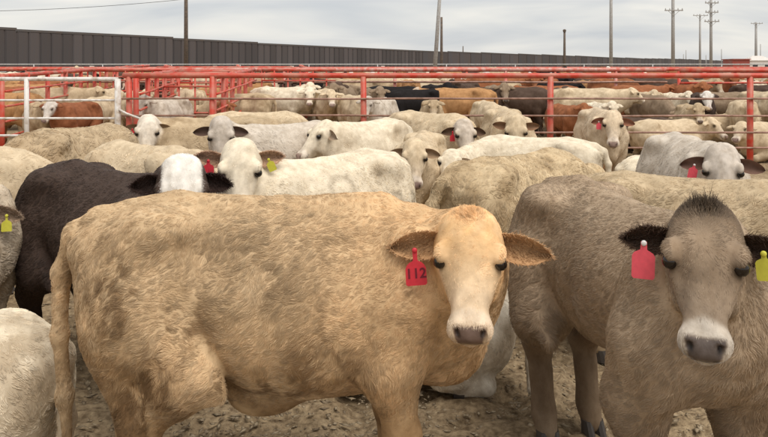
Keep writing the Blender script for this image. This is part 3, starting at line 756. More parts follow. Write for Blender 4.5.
def ear_coat(me, L, seed, N=2200, length=.011):
    rg = np.random.default_rng(seed); P = np.array([v.co[:] for v in me.vertices]); Nn = np.array([v.normal[:] for v in me.vertices])
    C0 = np.empty(len(P) * 4); me.color_attributes['Col'].data.foreach_get('color', C0); C0 = C0.reshape(-1, 4)
    fs = np.array([f.vertices[:] for f in me.polygons if len(f.vertices) == 4]); fi = fs[rg.integers(0, len(fs), N * 2)]
    fi = fi[P[fi[:, 0], 0] > .01][:N]; N = len(fi); i = fi[:, 0]; a, b = rg.random((2, N, 1))
    p = (P[fi[:, 0]] * (1 - a) + P[fi[:, 1]] * a) * (1 - b) + (P[fi[:, 3]] * (1 - a) + P[fi[:, 2]] * a) * b; d = np.stack([np.full(N, .8), np.sign(P[i, 1]) * .5, np.full(N, .0)], 1) + Nn[i] * .35 + rg.normal(0, .55, (N, 3))
    d /= np.linalg.norm(d, axis=1, keepdims=True)
    l = length * (.35 + 1.1 * rg.random(N) ** 2) * np.where(C0[i][:, 0] < .9, 1.5, .8); pos = np.stack([p + d * (l * k / 2)[:, None] + np.array([0, 0, -.15]) * (l * (k / 2) ** 2)[:, None] for k in range(3)], 1)
    cu = bpy.data.hair_curves.new('ear_hair'); cu.add_curves([3] * N); cu.attributes['position'].data.foreach_set('vector', pos.ravel())
    cu.attributes.new('radius', 'FLOAT', 'POINT').data.foreach_set('value', np.tile([.0009, .0007, .0003], N))
    cc = np.repeat(C0[i][:, None, :], 3, 1); cc[..., :3] *= np.array([.8, 1.0, 1.12])[None, :, None]
    cu.attributes.new('Col', 'FLOAT_COLOR', 'POINT').data.foreach_set('color', cc.ravel())
    cu.attributes.new('mask', 'FLOAT_COLOR', 'POINT').data.foreach_set('color', np.tile([0., 0, 0, 1], N * 3))
    cu.materials.append(M_HAIR); return cu

def eye_mesh():
    V = []; Fc = []; n, m = 12, 8
    for i in range(m + 1):
        t = math.pi * i / m
        for j in range(n): V.append((math.sin(t) * math.cos(2 * math.pi * j / n), math.sin(t) * math.sin(2 * math.pi * j / n), math.cos(t)))
    for i in range(m):
        for j in range(n): Fc.append((i * n + j, (i + 1) * n + j, (i + 1) * n + (j + 1) % n, i * n + (j + 1) % n))
    me = bpy.data.meshes.new('eye'); me.from_pydata(V, [], Fc); me.materials.append(M_EYE); me.polygons.foreach_set('use_smooth', [True] * len(Fc)); return me
EYE = eye_mesh()
def lid_mesh():
    V = []; Fc = []; n, m = 18, 6
    for i in range(n):
        a = 2 * math.pi * i / n
        for j in range(m):
            b = 2 * math.pi * j / m; rr_ = 1.0 + .26 * math.cos(b)
            V.append((rr_ * math.cos(a) * 1.05, rr_ * math.sin(a) * .62 - .05, .26 * math.sin(b) - .25 * math.cos(a) ** 2))
    for i in range(n):
        for j in range(m): Fc.append((i * m + j, ((i + 1) % n) * m + j, ((i + 1) % n) * m + (j + 1) % m, i * m + (j + 1) % m))
    me = bpy.data.meshes.new('eyelid'); me.from_pydata(V, [], Fc); me.materials.append(M_LID); me.polygons.foreach_set('use_smooth', [True] * len(Fc)); return me
LID = lid_mesh()
def hoof_mesh():
    parts = []
    for sy in (-1, 1):
        ring = lambda z, l, w, x: [(x + l * math.cos(a), sy * .026 + w * math.sin(a), z) for a in [2 * math.pi * k / 10 for k in range(10)]]
        V = ring(0, .058, .025, .012) + ring(.035, .048, .024, .002) + ring(.075, .036, .022, -.012)
        Fc = [(r * 10 + k, r * 10 + (k + 1) % 10, (r + 1) * 10 + (k + 1) % 10, (r + 1) * 10 + k) for r in range(2) for k in range(10)] + [tuple(range(9, -1, -1)), tuple(range(20, 30))]
        parts.append((V, Fc))
    v, f = join(*parts); me = bpy.data.meshes.new('hoof'); me.from_pydata(v, [], f); me.materials.append(M_HOOF); return me
HOOF = hoof_mesh()

def basis(x, y, z, loc, s=1.0):
    m = Matrix.Identity(4)
    for i in range(3):
        m[i][0], m[i][1], m[i][2], m[i][3] = x[i] * s, y[i] * s, z[i] * s, loc[i]
    return m
def unit(v): v = np.array(v, float); return v / np.linalg.norm(v)

def ear_tag(parent, pos, normal, mat, w=.07, h=.085, text=None, style='round', label=None, tilt=0.0):
    nz_ = unit([normal[0], normal[1], normal[2] * .25]); up = np.array([0, 0, 1.]); x = unit(np.cross(up, nz_)); y = np.cross(nz_, x)
    x, y = x * math.cos(tilt) + y * math.sin(tilt), y * math.cos(tilt) - x * math.sin(tilt)
    if style == 'round':
        out = [(-.12, 0), (-.10, -.34)] + [(-.5 * math.cos(a), -.78 + .36 * math.sin(a)) for a in [R(t) for t in (75, 55, 35, 15)]] + [(-.5, -1.24), (-.43, -1.30)]
    else:
        out = [(-.13, 0), (-.15, -.28), (-.42, -.40), (-.5, -.50), (-.5, -1.22), (-.42, -1.30)]
    out = out + [(-a, b) for a, b in out[::-1]]
    n = len(out); hh = h / 1.3
    V = [(a * w, b * hh, .0016) for a, b in out] + [(a * w, b * hh, -.0016) for a, b in out]
    Fc = [tuple(range(n)), tuple(range(2 * n - 1, n - 1, -1))] + [(i, n + i, n + (i + 1) % n, (i + 1) % n) for i in range(n)]
    o = mesh_obj('ear_tag', V, Fc, mat, parent); o.matrix_local = basis(x, y, nz_, pos)
    if label: o['label'] = label
    v, f = tube([(0, -.004, -.004), (0, -.004, .004), (0, -.004, .006)], [.008, .008, .005], 10); mesh_obj('tag_button', v, f, M_BTN if mat is M_TAGP else mat, o, True)
    if text:
        cu = bpy.data.curves.new('number', 'FONT'); cu.body = text; cu.align_x = 'CENTER'; cu.size = hh * .50; cu.extrude = .0004; cu.offset = .0008
        to = bpy.data.objects.new('number', cu); COL.objects.link(to); bpy.context.view_layer.update()
        me = bpy.data.meshes.new_from_object(to.evaluated_get(bpy.context.evaluated_depsgraph_get())); bpy.data.objects.remove(to)
        me.materials.clear(); me.materials.append(M_INK)
        t = link(bpy.data.objects.new('number', me), o); t.location = (0, -hh * 1.03, .0024)
    return o

def paint_cow(o, c):
    o.color = (*c['base'], 1)
    o['face_col'] = list(c.get('face', c['base'])); o['muzzle_col'] = list(c.get('muzzle', c['base'])); o['nose_col'] = list(c.get('nose', (.20, .14, .12)))

def to_local(w, loc, hd, s):
    d = np.array([w[0] - loc[0], w[1] - loc[1]]); c_, s_ = math.cos(hd), math.sin(hd)
    return np.array([(d[0] * c_ + d[1] * s_) / s, (-d[0] * s_ + d[1] * c_) / s, w[2] / s])

def cow(label, loc, heading, scale, colours, poll_px=None, poll=None, face_to=None, face_rel=0.0, pitch=55, roll=0, hair=0, hair_len=.02, curl=1.0, crest=0.0,
        tags=(), parts=True, ear_droop=.28, ear_out=0.0, inner=(.5, .42, .38), dx=.014, seed=1, group=None, hradius=.0010, horns=False, ear_len=.170, recol=None, clumpn=.035, ear_size=.050, xs=1.0, **kw):
    hd = R(heading)
    if poll_px is not None: poll = to_local(ray(*poll_px), loc, hd, scale)
    if face_to is not None:
        pw = np.array(ray(*poll_px)) if poll_px is not None else np.array([loc[0] + .7 * math.cos(hd), loc[1] + .7 * math.sin(hd), 1])
        yaw = math.atan2(face_to[1] - pw[1], face_to[0] - pw[0]) - hd
    else: yaw = R(face_rel)
    c = cow_shape(poll, yaw, R(pitch), R(roll), seed=seed, dx=dx, **kw)
    if recol: recol(c)
    sq = lambda x: np.where(x < .1, .1 + (x - .1) * xs, x)
    c.P[:, 0] = sq(c.P[:, 0])
    t = empty('cow', (*loc, 0), hd, scale); tag(t, label, 'cow', group)
    me = mesh_from('body', c.P, c.Q, M_COAT, c.col, c.mask); b = link(bpy.data.objects.new('body', me), t); paint_cow(b, colours)
    if hair:
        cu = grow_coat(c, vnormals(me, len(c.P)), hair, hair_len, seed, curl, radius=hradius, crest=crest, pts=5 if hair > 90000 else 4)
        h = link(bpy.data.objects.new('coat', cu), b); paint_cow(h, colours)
    earc = dict(colours); earc['base'] = colours.get('ear', colours['base'])
    for sy in (-1, 1):
        ax = unit(sy * c.v * 1.0 + c.u * ear_droop - c.n * (ear_out - .06)); zz = unit(c.n * .75 + c.u * .45 - ax * ((c.n * .75 + c.u * .45) @ ax)); yy = np.cross(zz, ax)
        em = ear_mesh(ear_len * c.hs, ear_size * c.hs, sy, inner)
        if sy > 0:
            pass
        e = link(bpy.data.objects.new('ear', em), t); e.matrix_local = basis(ax, yy, zz, c.hp(.092, sy * .092, -.055)); paint_cow(e, earc)
        if hair > 30000:
            eh = link(bpy.data.objects.new('ear_hair', ear_coat(em, ear_len, seed + sy)), e); paint_cow(eh, earc)
        ev = link(bpy.data.objects.new('eye', EYE), t); pos = c.hp(.195, sy * .1045, .003)
        ev.matrix_local = basis(c.u, c.v, c.n, pos, .0255 * c.hs)
        if dx < .0125:
            out = unit(sy * c.v + c.n * .38); uu = unit(c.u - out * (c.u @ out)); ww = np.cross(out, uu)
            # lid ring sits on the eyeball, long axis along the face
            lo = link(bpy.data.objects.new('eyelid', LID), ev); lo.parent = ev
            Mi = ev.matrix_local.inverted() @ basis(uu, ww, out, np.array(pos) + out * .0095 * c.hs, .0270 * c.hs); lo.matrix_local = Mi
        for tg_ in tags:
            if tg_[0] == sy:
                _, mat, style, text, along, tl = tg_[:6]; tsz = .72 if mat is M_TAGY else 1.0
                q = c.hp(.092, sy * .092, -.055) + ax * ear_len * c.hs * along + zz * (.004 if len(tg_) < 7 else tg_[6])
                ear_tag(t, q, zz if len(tg_) < 8 else tg_[7], mat, text=text, style=style, tilt=tl, w=(.068 if style == 'round' else .062) * tsz, h=(.116 if style == 'round' else .105) * tsz, label=tl and None)
        if horns:
            q0 = c.hp(-.01, sy * .06, -.04)
            v, f = tube([q0, q0 + (sy * c.v * .05 + c.u * .0) * c.hs, q0 + (sy * c.v * .085 + c.u * .01 + c.n * .015) * c.hs], [.022, .014, .004], 8); mesh_obj('horn', v, f, M_HORN, t, True)
    if parts:
        if not c.lying:
            st = c.stance; lw = kw.get('legw', 1); lf = kw.get('legf', 1)
            for x, y in ((.445 + st[0], .135 * lf), (.445 + st[1], -.135 * lf), (-.525 + st[2], .15 * lw), (-.525 + st[3], -.15 * lw)):
                o = link(bpy.data.objects.new('hoof', HOOF), t); o.location = (float(sq(x)), y, 0)
        else:
            for x, y, z in ((.40, .17, .035), (.40, -.17, .035), (-.33, .235, .03), (-.33, -.235, .03)):
                o = link(bpy.data.objects.new('hoof', HOOF), t); o.location = (x - .04 if x > 0 else x + .04, y, z + .02); o.rotation_euler = (0, R(90) if x > 0 else R(-90), 0)
    return c, t

# ------------------------------------------------------------------ coat colours (base reflectance)
TAN = dict(base=(.645, .470, .285), face=(.74, .575, .385), muzzle=(.74, .64, .52), nose=(.16, .115, .10))
BROWN = dict(base=(.45, .34, .235), face=(.285, .21, .145), muzzle=(.62, .55, .47), nose=(.13, .105, .095), ear=(.17, .115, .075))
CREAM = dict(base=(.66, .53, .365), muzzle=(.70, .60, .50), nose=(.34, .24, .21))
WHITE = dict(base=(.80, .70, .545), muzzle=(.78, .69, .58), nose=(.46, .33, .29))
BUFF = dict(base=(.52, .40, .26), muzzle=(.66, .56, .44), nose=(.2, .15, .13))
GREYW = dict(base=(.62, .545, .46), face=(.55, .485, .42), muzzle=(.62, .55, .48), nose=(.3, .22, .2))
DARK = dict(base=(.070, .046, .036), face=(.80, .76, .70), muzzle=(.7, .6, .55), nose=(.3, .2, .18))
BLACK = dict(base=(.016, .013, .013), muzzle=(.03, .025, .025), nose=(.03, .03, .03))
RUST = dict(base=(.33, .125, .055), muzzle=(.4, .2, .12), nose=(.2, .12, .1))
REDW = dict(base=(.30, .11, .05), face=(.72, .66, .60), muzzle=(.7, .62, .56), nose=(.3, .2, .18))
ORANGE = dict(base=(.50, .27, .12), face=(.62, .48, .36), muzzle=(.66, .55, .45), nose=(.2, .15, .13))
CHOC = dict(base=(.10, .065, .048), muzzle=(.14, .1, .08), nose=(.05, .04, .04))
CAM = (0, 0)


def stains(c):          # dried manure patches on the hip, thigh and rib of the front steer
    P = c.P; Q = P * np.array([1.25, 1.0, .62]); f = fbm(Q, 7.5, 77, 3); f3 = fbm(P, 45, 12, 2); f2 = fbm(P, 34, 31, 2)
    spots = [(-.50, .90, .17, .16, 1.0), (-.34, .78, .16, .14, .9), (-.45, .60, .18, .14, 1.0), (.08, .62, .10, .16, .8), (-.02, .54, .22, .05, 1.0), (.25, .62, .08, .12, .7), (-.55, .46, .14, .12, 1.1), (-.05, .92, .16, .10, .55), (-.25, 1.02, .22, .06, .45), (.15, .85, .12, .12, .4)]
    w = np.zeros(len(P))
    for x, z, rx, rz, a in spots:
        w = np.maximum(w, a * np.exp(-(((P[:, 0] - x) / rx) ** 2 + ((P[:, 2] - z) / rz) ** 2)))
    side = (1 - c.head) * sstep(.12, .0, P[:, 1])
    k = np.clip(.15 * w + 1.0 * w * sstep(.475, .53, .6 * f + .2 * f2 + .2 * f3) * (.55 + .9 * f3), 0, .9) * side
    k = np.maximum(k, .30 * sstep(.58, .70, f2) * (1 - c.head))
    k = np.maximum(k, .8 * np.exp(-((P[:, 0] - .20 - .05 * np.sin(P[:, 2] * 14)) / .012) ** 2) * sstep(.9, .8, P[:, 2]) * sstep(.50, .6, P[:, 2]) * side)
    c.col = c.col * (1 - k[:, None]) + k[:, None] * c.col * np.array([.40, .345, .29])
    c.col *= (1 + sstep(-.1, .55, P[:, 0])[:, None] * np.array([.02, -.05, -.13]))
    fore = c.head * sstep(.26, .10, c.s + .5 * np.abs(c.h) * 0) * (.35 + 1.0 * fbm(P, 30, 15, 3)); c.col *= 1 - fore[:, None] * np.array([.07, .18, .33])
    chk = c.head * sstep(.0, -.08, c.h); c.col *= 1 - chk[:, None] * np.array([.12, .19, .28])
    pale = .20 * sstep(.45, .7, fbm(P, 3, 91, 2)); c.col *= (1 + pale)[:, None]

def brands(c):           # faint hide brands and smudges on the long white cow
    P = c.P; m = (P[:, 1] > 0)
    a = np.hypot((P[:, 0] - .02) / .10, (P[:, 2] - .98) / .065); k = .26 * np.exp(-((a - 1) / .25) ** 2) * (P[:, 2] > .95)
    b = np.hypot((P[:, 0] + .42) / .035, (P[:, 2] - .86) / .05); k = np.maximum(k, .4 * np.exp(-((b - .8) / .4) ** 2))
    b = np.hypot((P[:, 0] + .58) / .03, (P[:, 2] - .84) / .06); k = np.maximum(k, .4 * np.exp(-((b - .7) / .4) ** 2))
    c.col *= 1 - (k * m * (.6 + .8 * fbm(P, 20, 4, 2)))[:, None] * np.array([.9, .95, 1.0])

def dusk_points(c):      # darker poll, cheeks, brisket and legs of the crested steer
    P = c.P
    k = c.head * np.clip(sstep(.10, .0, c.s) + .55 * sstep(-.03, -.09, c.h) * sstep(.40, .30, c.s), 0, 1)
    k = np.maximum(k, .75 * sstep(.70, .45, P[:, 2]) * (1 - c.head))
    k = np.maximum(k, .5 * c.head * sstep(.55, .75, fbm(P, 16, 9, 3)))
    c.col *= 1 - k[:, None] * np.array([.40, .43, .46])
    c.col *= (1 + .22 * c.head * np.exp(-((c.s - .14) / .05) ** 2) * (c.h > 0))[:, None]

# ---- the two animals in front
cow('tan shaggy steer in front, side on, face turned to us, red tag 112', (-.392, 2.66), 5, 1.065, TAN,
    poll_px=(470, 216, 2.40), face_to=CAM, pitch=56, hs=.80, hwf=1.12, blaze=.55, neck_z=-.10, withers=-.03, dx=.0085, seed=11, fine=True, sheath=True, belly=.02, mud=.5,
    hair=270000, hair_len=.021, curl=1.35, hradius=.00085, stance=(.0, .03, .02, .16), recol=stains, xs=.915,
    tags=[(-1, M_TAGR, 'round', '112', .58, .06, .016)], inner=(.74, .60, .50), ear_len=.215, ear_size=.060, ear_droop=.26, crest=.9)
cow('grey brown steer at right facing us, dark crest and pink ear tag', (.94, 2.70), -81, 1.05, BROWN,
    poll_px=(705, 211, 2.06), face_to=(.0, 0), pitch=52, blaze=.08, hs=.83, dx=.0085, seed=23, fine=True, mud=.1, thin=.16, legw=.78, lift=.18, front=.70, frontw=.74, legf=1.05, neck_z=-.02, recol=dusk_points, neckf=.75,
    hair=190000, hair_len=.023, curl=.7, crest=2.1, hradius=.0008, stance=(.05, -.02, .0, .06),
    tags=[(-1, M_TAGP, 'square', None, .62, -.03, .016), (1, M_TAGY, 'square', None, .50, .1, .016)], inner=(.30, .24, .22), ear_len=.165, ear_droop=.16)

# ---- near animals behind them
near = dict(dx=.0125)
cow('buff cow standing side on behind the crested brown steer at right', (1.80, 4.05), -24, .94, dict(CREAM, base=(.55, .43, .28)), poll=(.95, 0, 1.0), pitch=45, seed=31,
    hair=80000, hair_len=.022, curl=1.0, hradius=.0012, mud=.3, **near)
cow('buff cow with its rump and hanging tail toward us in the picture centre', (.90, 4.62), 46, 1.0, dict(CREAM, base=(.60, .47, .30)), poll=(.98, 0, .98), pitch=50, seed=37,
    hair=85000, hair_len=.024, curl=1.2, hradius=.0012, mud=.5, tail=[(-.70, 0, 1.075), (-.785, .02, 1.04), (-.84, .06, .92), (-.85, .10, .70), (-.84, .12, .48)], **near)
cow('white cow lying low behind the tan steer head and brown hind legs', (.16, 3.84), 176, .74, dict(WHITE, base=(.84, .76, .63)), poll=(.78, .12, .55), pitch=40, seed=41, lying=True, tail='lie',
    hair=20000, hair_len=.02, hradius=.0012, mud=.5, **near)
cow('long white cow facing us with a yellow and a red ear tag', (-.40, 4.50), -132, 1.0, WHITE, poll_px=(240, 143, 4.0), face_to=CAM, pitch=62, hs=.95, seed=43,
    hair=85000, hair_len=.016, curl=.7, hradius=.0013, mud=.15, fine=True, recol=brands, tags=[(-1, M_TAGR, 'square', None, .55, .0, .012), (1, M_TAGY, 'square', None, .45, .4, .012)], inner=(.62, .46, .40),
    tail=[(-.70, 0, 1.075), (-.79, .0, 1.03), (-.84, .02, .90), (-.85, .03, .68), (-.84, .04, .46)], ear_droop=-.1, **near)
cow('black cow with a white face looking over the tan steer back', (-1.44, 3.72), -40, 1.02, DARK, poll_px=(182, 160, 3.22), face_to=CAM, pitch=60, hs=.90, seed=47, facew=.092,
    hair=85000, hair_len=.022, curl=.8, hradius=.0012, fine=True, inner=(.5, .4, .4), ear_droop=.25, ear_len=.145,
    tail=[(-.70, 0, 1.075), (-.785, 0, 1.03), (-.83, .03, .88), (-.84, .05, .62), (-.83, .06, .40)], **near)
cow('white calf lying on the ground at the lower left corner', (-2.02, 2.86), 172, .98, WHITE, poll=(.85, -.25, .62), pitch=30, seed=53, lying=True, tail='lie',
    hair=85000, hair_len=.018, curl=1.0, hradius=.0013, mud=.5, **near)
cow('pale cow at the left picture edge with a yellow ear tag', (-2.50, 3.98), -46, 1.0, dict(CREAM, base=(.62, .52, .40)), poll_px=(-35, 194, 3.5), face_to=CAM, pitch=50, hs=.95, seed=59,
    hair=60000, hair_len=.024, hradius=.0012, mud=.4, tags=[(1, M_TAGY, 'round', None, .62, 0., .014)], **near)
cow('grey white cow with a pink ear tag peering over the backs at right', (2.52, 5.72), -94, 1.0, GREYW, poll_px=(722, 147, 5.0), face_to=(.3, 0), pitch=58, hs=1.05, seed=61,
    hair=30000, hair_len=.016, hradius=.0016, mud=.1, tags=[(-1, M_TAGP, 'square', None, .5, -.2, .012)], inner=(.30, .20, .18), **near)
cow('white cow side on with lowered head behind the centre buff cow', (1.50, 7.10), 152, .90, WHITE, poll_px=(452, 151, 6.7), face_to=(-1.2, 0), pitch=35, seed=67,
    hair=30000, hair_len=.016, hradius=.0018, **near)

# ---- middle rows of the herd
mid = dict(dx=.016, group='cattle in the middle rows of the pen')
def midcow(label, loc, hd, s, col, seed, **k):
    kk = dict(mid); kk.update(hair=16000, hair_len=.020, hradius=.0024, curl=1.0, mud=.3); kk.setdefault('thin', ((seed * 37) % 11) / 11 * .14 - .03); kk.setdefault('belly', ((seed * 13) % 7) / 7 * .04); kk.update(k)
    return cow(label, loc, hd, s, col, seed=seed, **kk)
midcow('cream cow whose back shows between the black cow and the tan herd', (-1.80, 5.25), 140, 1.0, CREAM, 71, poll=(.98, .1, .85), pitch=50)
midcow('shaggy buff cow back in front of the white gate', (-2.80, 6.45), 72, 1.03, BUFF, 73, poll=(.95, .1, .8), pitch=50, hair_len=.035)
midcow('pale cow cut by the left edge behind the black cow', (-3.35, 5.5), 5, .95, CREAM, 79, poll=(.98, 0, .95), pitch=45)
midcow('buff cow with a white face left of the near fence end', (-1.95, 8.0), -158, 1.02, dict(BUFF, face=(.72, .64, .54)), 83, poll_px=(148, 117, 7.6), face_to=(-1.0, 0), pitch=60, tags=[(-1, M_TAGR, 'square', None, .4, 0, .01)])
midcow('grey faced cow with dark ears behind the long white cow head', (-1.05, 7.35), -140, 1.0, GREYW, 89, poll_px=(221, 119, 6.8), face_to=CAM, pitch=70, inner=(.22, .16, .15))
midcow('white cow with its rump to the right left of the centre', (-.22, 7.75), -128, 1.0, WHITE, 97, poll_px=(326, 122, 7.2), face_to=(-3.2, 5.5), pitch=45, hair_len=.014)
midcow('cream cow with dark ears and red ear tag near the fence centre', (.62, 8.9), -48, 1.02, dict(CREAM, face=(.58, .5, .42)), 101, poll_px=(464, 121, 8.3), face_to=(1.8, 0), pitch=58, tags=[(-1, M_TAGR, 'round', None, .3, 0, .012)], inner=(.18, .13, .12))
midcow('pale cow showing only its lowered face between two white cows', (.36, 7.05), -100, .92, CREAM, 103, poll_px=(414, 141, 6.35), face_to=(.4, 0), pitch=60)
midcow('cream cow facing us with wide ears right of the picture centre', (1.60, 9.05), -92, 1.05, CREAM, 107, poll_px=(516, 117, 8.3), face_to=CAM, pitch=66, inner=(.42, .30, .26), ear_droop=.0)
midcow('lone cream calf standing square and facing us before the fence', (3.10, 10.0), -96, 1.0, dict(CREAM, base=(.66, .53, .38)), 109, poll_px=(613, 112, 9.3), face_to=CAM, pitch=55, hs=1.05, tags=[(-1, M_TAGP, 'square', None, .5, 0, .012)], inner=(.45, .25, .22))
midcow('white cow lying down between the lone calf and the grey head', (3.45, 8.3), 20, 1.0, WHITE, 113, poll=(.85, .1, .55), pitch=35, lying=True, tail='lie')
midcow('orange tan cow lying down left of the lone cream calf', (2.62, 10.6), 172, .95, ORANGE, 127, poll=(.85, -.1, .60), pitch=35, lying=True, tail='lie')
midcow('tan cow lying at far left under the white gate', (-4.3, 8.6), 20, 1.0, dict(BUFF, base=(.42, .29, .17)), 131, poll=(.85, .1, .62), pitch=35, lying=True, tail='lie')
midcow('cream cow with lowered head left of the long white cow back', (-1.75, 9.9), 15, .98, CREAM, 137, poll=(.95, .1, .75), pitch=45)

# ---- cattle beyond the near fence: a few poses, each animal its own object
POSES = {}
for nm, kw in dict(fwd=dict(poll=(.98, 0, 1.16), yaw=0, pitch=R(42)), left=dict(poll=(.80, .30, 1.15), yaw=R(75), pitch=R(52)), right=dict(poll=(.80, -.30, 1.15), yaw=R(-75), pitch=R(52)),
                   low=dict(poll=(1.0, .05, .86), yaw=R(10), pitch=R(50)), front=dict(poll=(.86, 0, 1.22), yaw=0, pitch=R(60)), lie=dict(poll=(.85, .12, .74), yaw=R(30), pitch=R(38), lying=True, tail='lie'),
                   lie2=dict(poll=(.72, -.25, .76), yaw=R(-70), pitch=R(45), lying=True, tail='lie')).items():
    for k in range(2 if not kw.get('lying') else 1):
        c = cow_shape(dx=.021, ears=True, seed=200 + 7 * k + len(nm), stance=(.05, -.06, .08, -.03) if k else (-.04, .08, -.05, .08), belly=.02 * k, mud=.3, **kw)
        POSES[nm, k] = mesh_from('cow', c.P, c.Q, M_COAT, c.col, c.mask)
def herd(label, px, Y, hd, pose, col, s=1.1, group=None, k=None, x=None):
    me = POSES[pose, (random.randint(0, 1) if k is None else k) if (pose, 1) in POSES else 0]
    o = link(bpy.data.objects.new('cow', me)); xx = (px - 384) * Y / F if x is None else x; o.location = (xx, Y, terrain(xx, Y) - .01); o.rotation_euler = (0, 0, R(hd)); o.scale = (s, s, s)
    paint_cow(o, col); tag(o, label, 'cow', group); return o
G2 = 'cattle just behind the near fence'
DUN = dict(base=(.30, .22, .15), muzzle=(.4, .32, .25), nose=(.1, .08, .07))
for a in [
    ('white cow with its head turned to us behind the near fence', 282, 17.6, 0, 'right', WHITE, 1.04),
    ('cream cow facing us just right of the white cow behind the fence', 327, 17.0, -62, 'fwd', CREAM, 1.02),
    ('dun brown cow with dark head left of the middle fence post', 346, 18.4, -95, 'front', DUN, 1.04),
    ('pale cow rump against the middle fence post', 354, 15.8, 92, 'fwd', CREAM, 0.95),
    ('black cow turned right behind the fence near the middle post', 394, 18.0, -24, 'fwd', BLACK, 1.04),
    ('black cow turned left beside the other black cow', 416, 16.9, 196, 'low', BLACK, 1.02),
    ('pale faced cow looking at us below the black cows', 380, 14.6, -92, 'front', GREYW, .95),
    ('orange tan cow facing left behind the fence', 460, 16.8, 180, 'fwd', ORANGE, 1.05),
    ('chocolate brown cow behind the orange tan cow', 520, 17.4, 4, 'low', CHOC, 1.05),
    ('dark brown cow half hidden behind the chocolate brown cow', 508, 19.0, 170, 'fwd', CHOC, 1.00),
    ('cream cow turned right behind the tall right fence post', 586, 16.8, 0, 'fwd', CREAM, 1.05),
    ('cream cow lying turned right just beyond the right fence rods', 668, 13.6, 8, 'lie2', CREAM, 1.04),
    ('buff cow lying with raised head left of the rightmost post', 708, 15.0, -20, 'lie2', BUFF, 1.02),
    ('cream cow rump standing behind the rightmost fence post', 742, 14.6, 75, 'low', CREAM, 0.93),
    ('cream cow lying at the right edge beyond the fence', 775, 13.3, 176, 'lie', CREAM, 1.02),
    ('rust brown cow cut by the right picture edge beyond the fence', 790, 15.6, 100, 'fwd', RUST, 1.02),
    ('dark cow with a white face looking at us beyond the right rods', 700, 16.6, -92, 'front', DARK, .95),
    ('dun cow with lowered head beyond the lone calf', 652, 16.4, -60, 'low', DUN, 0.93),
    ('small cream cow facing us beyond the lone calf', 640, 18.0, -88, 'front', CREAM, .92),
    ('small white cow facing us left of the white faced dark cow', 676, 17.8, -100, 'front', WHITE, .9),
    ('dun cow standing among the lying ones at right', 722, 17.6, -20, 'fwd', DUN, 0.93),
    ('grey cow facing us with lowered head beside the white gate', 167, 13.9, -84, 'front', GREYW, 1.00),
    ('tan cow facing left behind the white gate', 12, 15.4, 178, 'low', ORANGE, 1.02),
    ('buff cow turned right behind the white gate', 52, 17.0, -4, 'fwd', BUFF, 1.06),
    ('white faced red cow looking at us behind the white gate', 76, 14.0, -80, 'front', REDW, .92),
    ('rust cow behind the left part of the white gate', 6, 18.4, 10, 'fwd', RUST, 1.02),
    ('cream cow rump behind the right end of the white gate', 106, 18.2, 70, 'low', CREAM, 0.98),
    ('cream cow standing in the alley behind the grey cow', 190, 17.0, 120, 'fwd', CREAM, 1.02),
    ('buff cow standing behind the red alley fence', 240, 16.0, 160, 'low', BUFF, 0.98),
    ('tan cow behind the fence left of the white cow', 228, 18.3, 20, 'fwd', ORANGE, 1.02),
    ('rust cow facing right in the row left of the cream cow', 552, 18.9, 176, 'fwd', RUST, 1.02),
    ('white cow facing us right of the turned white cow', 306, 18.6, -86, 'front', WHITE, 1.05),
    ('buff cow facing us between the black cows and the orange tan cow', 432, 14.9, -100, 'front', BUFF, .9),
    ('cream cow facing us low before the chocolate brown cow', 488, 14.2, -75, 'low', CREAM, .92),
    ('rust calf facing us below the cream cow', 566, 14.4, -95, 'front', RUST, .85),
    ('white calf facing us below the cream cow', 600, 15.0, -88, 'front', WHITE, .85),
    ('pale cow with raised head left of the alley gates', 138, 16.2, -70, 'front', CREAM, 1.0),
    ('dark brown cow lying beyond the fence right of the lone calf', 640, 14.4, 160, 'lie', CHOC, 1.0),
    ('buff cow facing us beyond the lying cream cow', 690, 14.4, -95, 'front', BUFF, .85),
    ('cream cow facing us right of the rightmost post', 760, 16.4, -95, 'front', CREAM, 1.0),
    ('orange cow standing behind the left gate upright', 30, 19.0, 175, 'fwd', ORANGE, 1.05),
    ('buff cow facing us behind the gate right of its upright', 40, 14.2, -75, 'front', BUFF, .9),
    ('cream cow facing us behind the gate latch', 98, 15.2, -85, 'low', CREAM, .95),
    ('dark brown cow facing us left of the dun brown cow', 334, 19.0, -80, 'front', CHOC, 1.05),
    ('dun cow facing us right of the middle fence post', 372, 17.6, -95, 'front', DUN, 1.0),
    ('black cow facing us right of the other black cows', 436, 18.6, -85, 'front', BLACK, 1.05),
    ('dun cow facing us behind the orange tan cow rump', 497, 18.2, -100, 'front', DUN, 1.05),
    ('chocolate cow facing us below the knobbed pole', 560, 17.8, -85, 'front', CHOC, 1.0),
    ('rust cow facing us left of the white faced dark cow', 684, 19.0, -90, 'front', RUST, 1.05),
    ('chocolate cow facing us right of the rightmost post top', 756, 18.6, -90, 'front', CHOC, 1.05),
    ('dark red cow facing us behind the alley fence', 222, 14.4, -80, 'front', RUST, .9),
    ('dark red cow standing right behind the cream cow', 636, 18.7, 6, 'fwd', RUST, 1.04)]:
    herd(a[0], a[1], a[2], a[3] + random.uniform(-20, 20), a[4], a[5], s=a[6], group=G2)

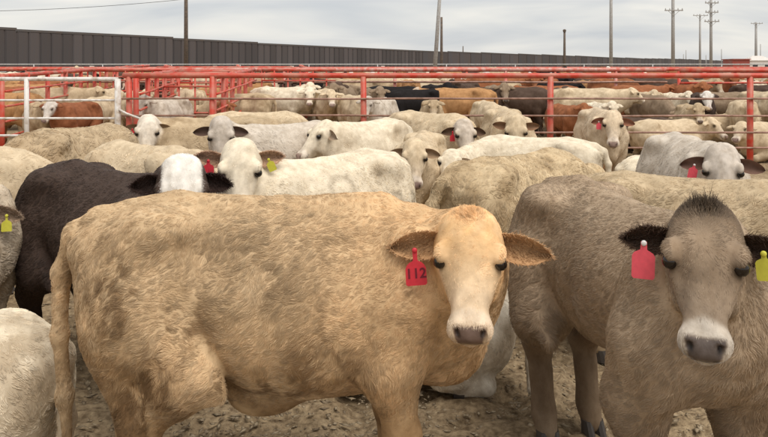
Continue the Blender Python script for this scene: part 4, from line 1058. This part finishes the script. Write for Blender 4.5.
# ---- rows of cattle in the pens farther back
NAMES = [('cream', CREAM), ('white', WHITE), ('buff', BUFF), ('orange tan', ORANGE), ('rust red', RUST), ('chocolate brown', CHOC), ('black', BLACK), ('white faced red', REDW)]
ZONES = [(40, 'behind the white gate left'), (84, 'behind the white gate middle'), (128, 'behind the white gate right'), (170, 'behind the red sorting gates'), (214, 'below the tall dark pole'),
         (262, 'left of the turned white cow'), (312, 'above the turned white cow'), (364, 'left of the middle post'), (410, 'above the two black cows'), (450, 'below the leaning grey pole'),
         (500, 'above the orange tan cow'), (550, 'left of the right post'), (590, 'below the knobbed pole'), (632, 'below the plain grey pole'), (672, 'left of the single arm pole'),
         (700, 'below the thin distant pole'), (730, 'below the three arm pole'), (900, 'at the fence right end')]
used = set()
for Y, pen, sp in [(20.7, 'second pen', 1.25), (22.3, 'second pen', 1.35), (24.2, 'second pen middle', 1.3), (25.8, 'second pen back', 1.5), (28.6, 'third pen', 1.5), (31.0, 'third pen', 1.7), (34, 'third pen middle', 1.9), (38, 'third pen back', 2.2), (42, 'third pen last row', 2.6)]:
    x = -.57 * Y
    while x < .57 * Y:
        x += sp * random.uniform(.75, 1.5)
        right = x / Y > .28
        wts = [1, 1, 2, 3, 9, 6, 2, 2] if right else ([3, 1, 5, 6, 5, 3, 2, 3] if x / Y < -.15 else [3, 2, 4, 5, 4, 4, 3, 2])
        yy = Y + random.uniform(-.25, .25)
        zone = next(t for lim, t in ZONES if 384 + F * x / yy < lim)
        for trial in range(12):
            nm, c = random.choices(NAMES, wts)[0]
            hd = random.choice([0, 180, -90, -90, -60, -120, -45, 90])
            way = {0: 'turned right', 180: 'turned left', -90: 'facing us', -60: 'facing us', -120: 'facing us', -45: 'facing us', 90: 'facing away'}[hd]
            lab = f'{nm} cow {way}, {pen}, {zone}'
            if lab not in used: break
        used.add(lab)
        herd(lab, 0, yy, hd + random.uniform(-18, 18), random.choice(['fwd', 'fwd', 'low', 'left', 'right', 'front']), c, random.uniform(1.02, 1.15), group='cattle crowded in the far pens', x=x)
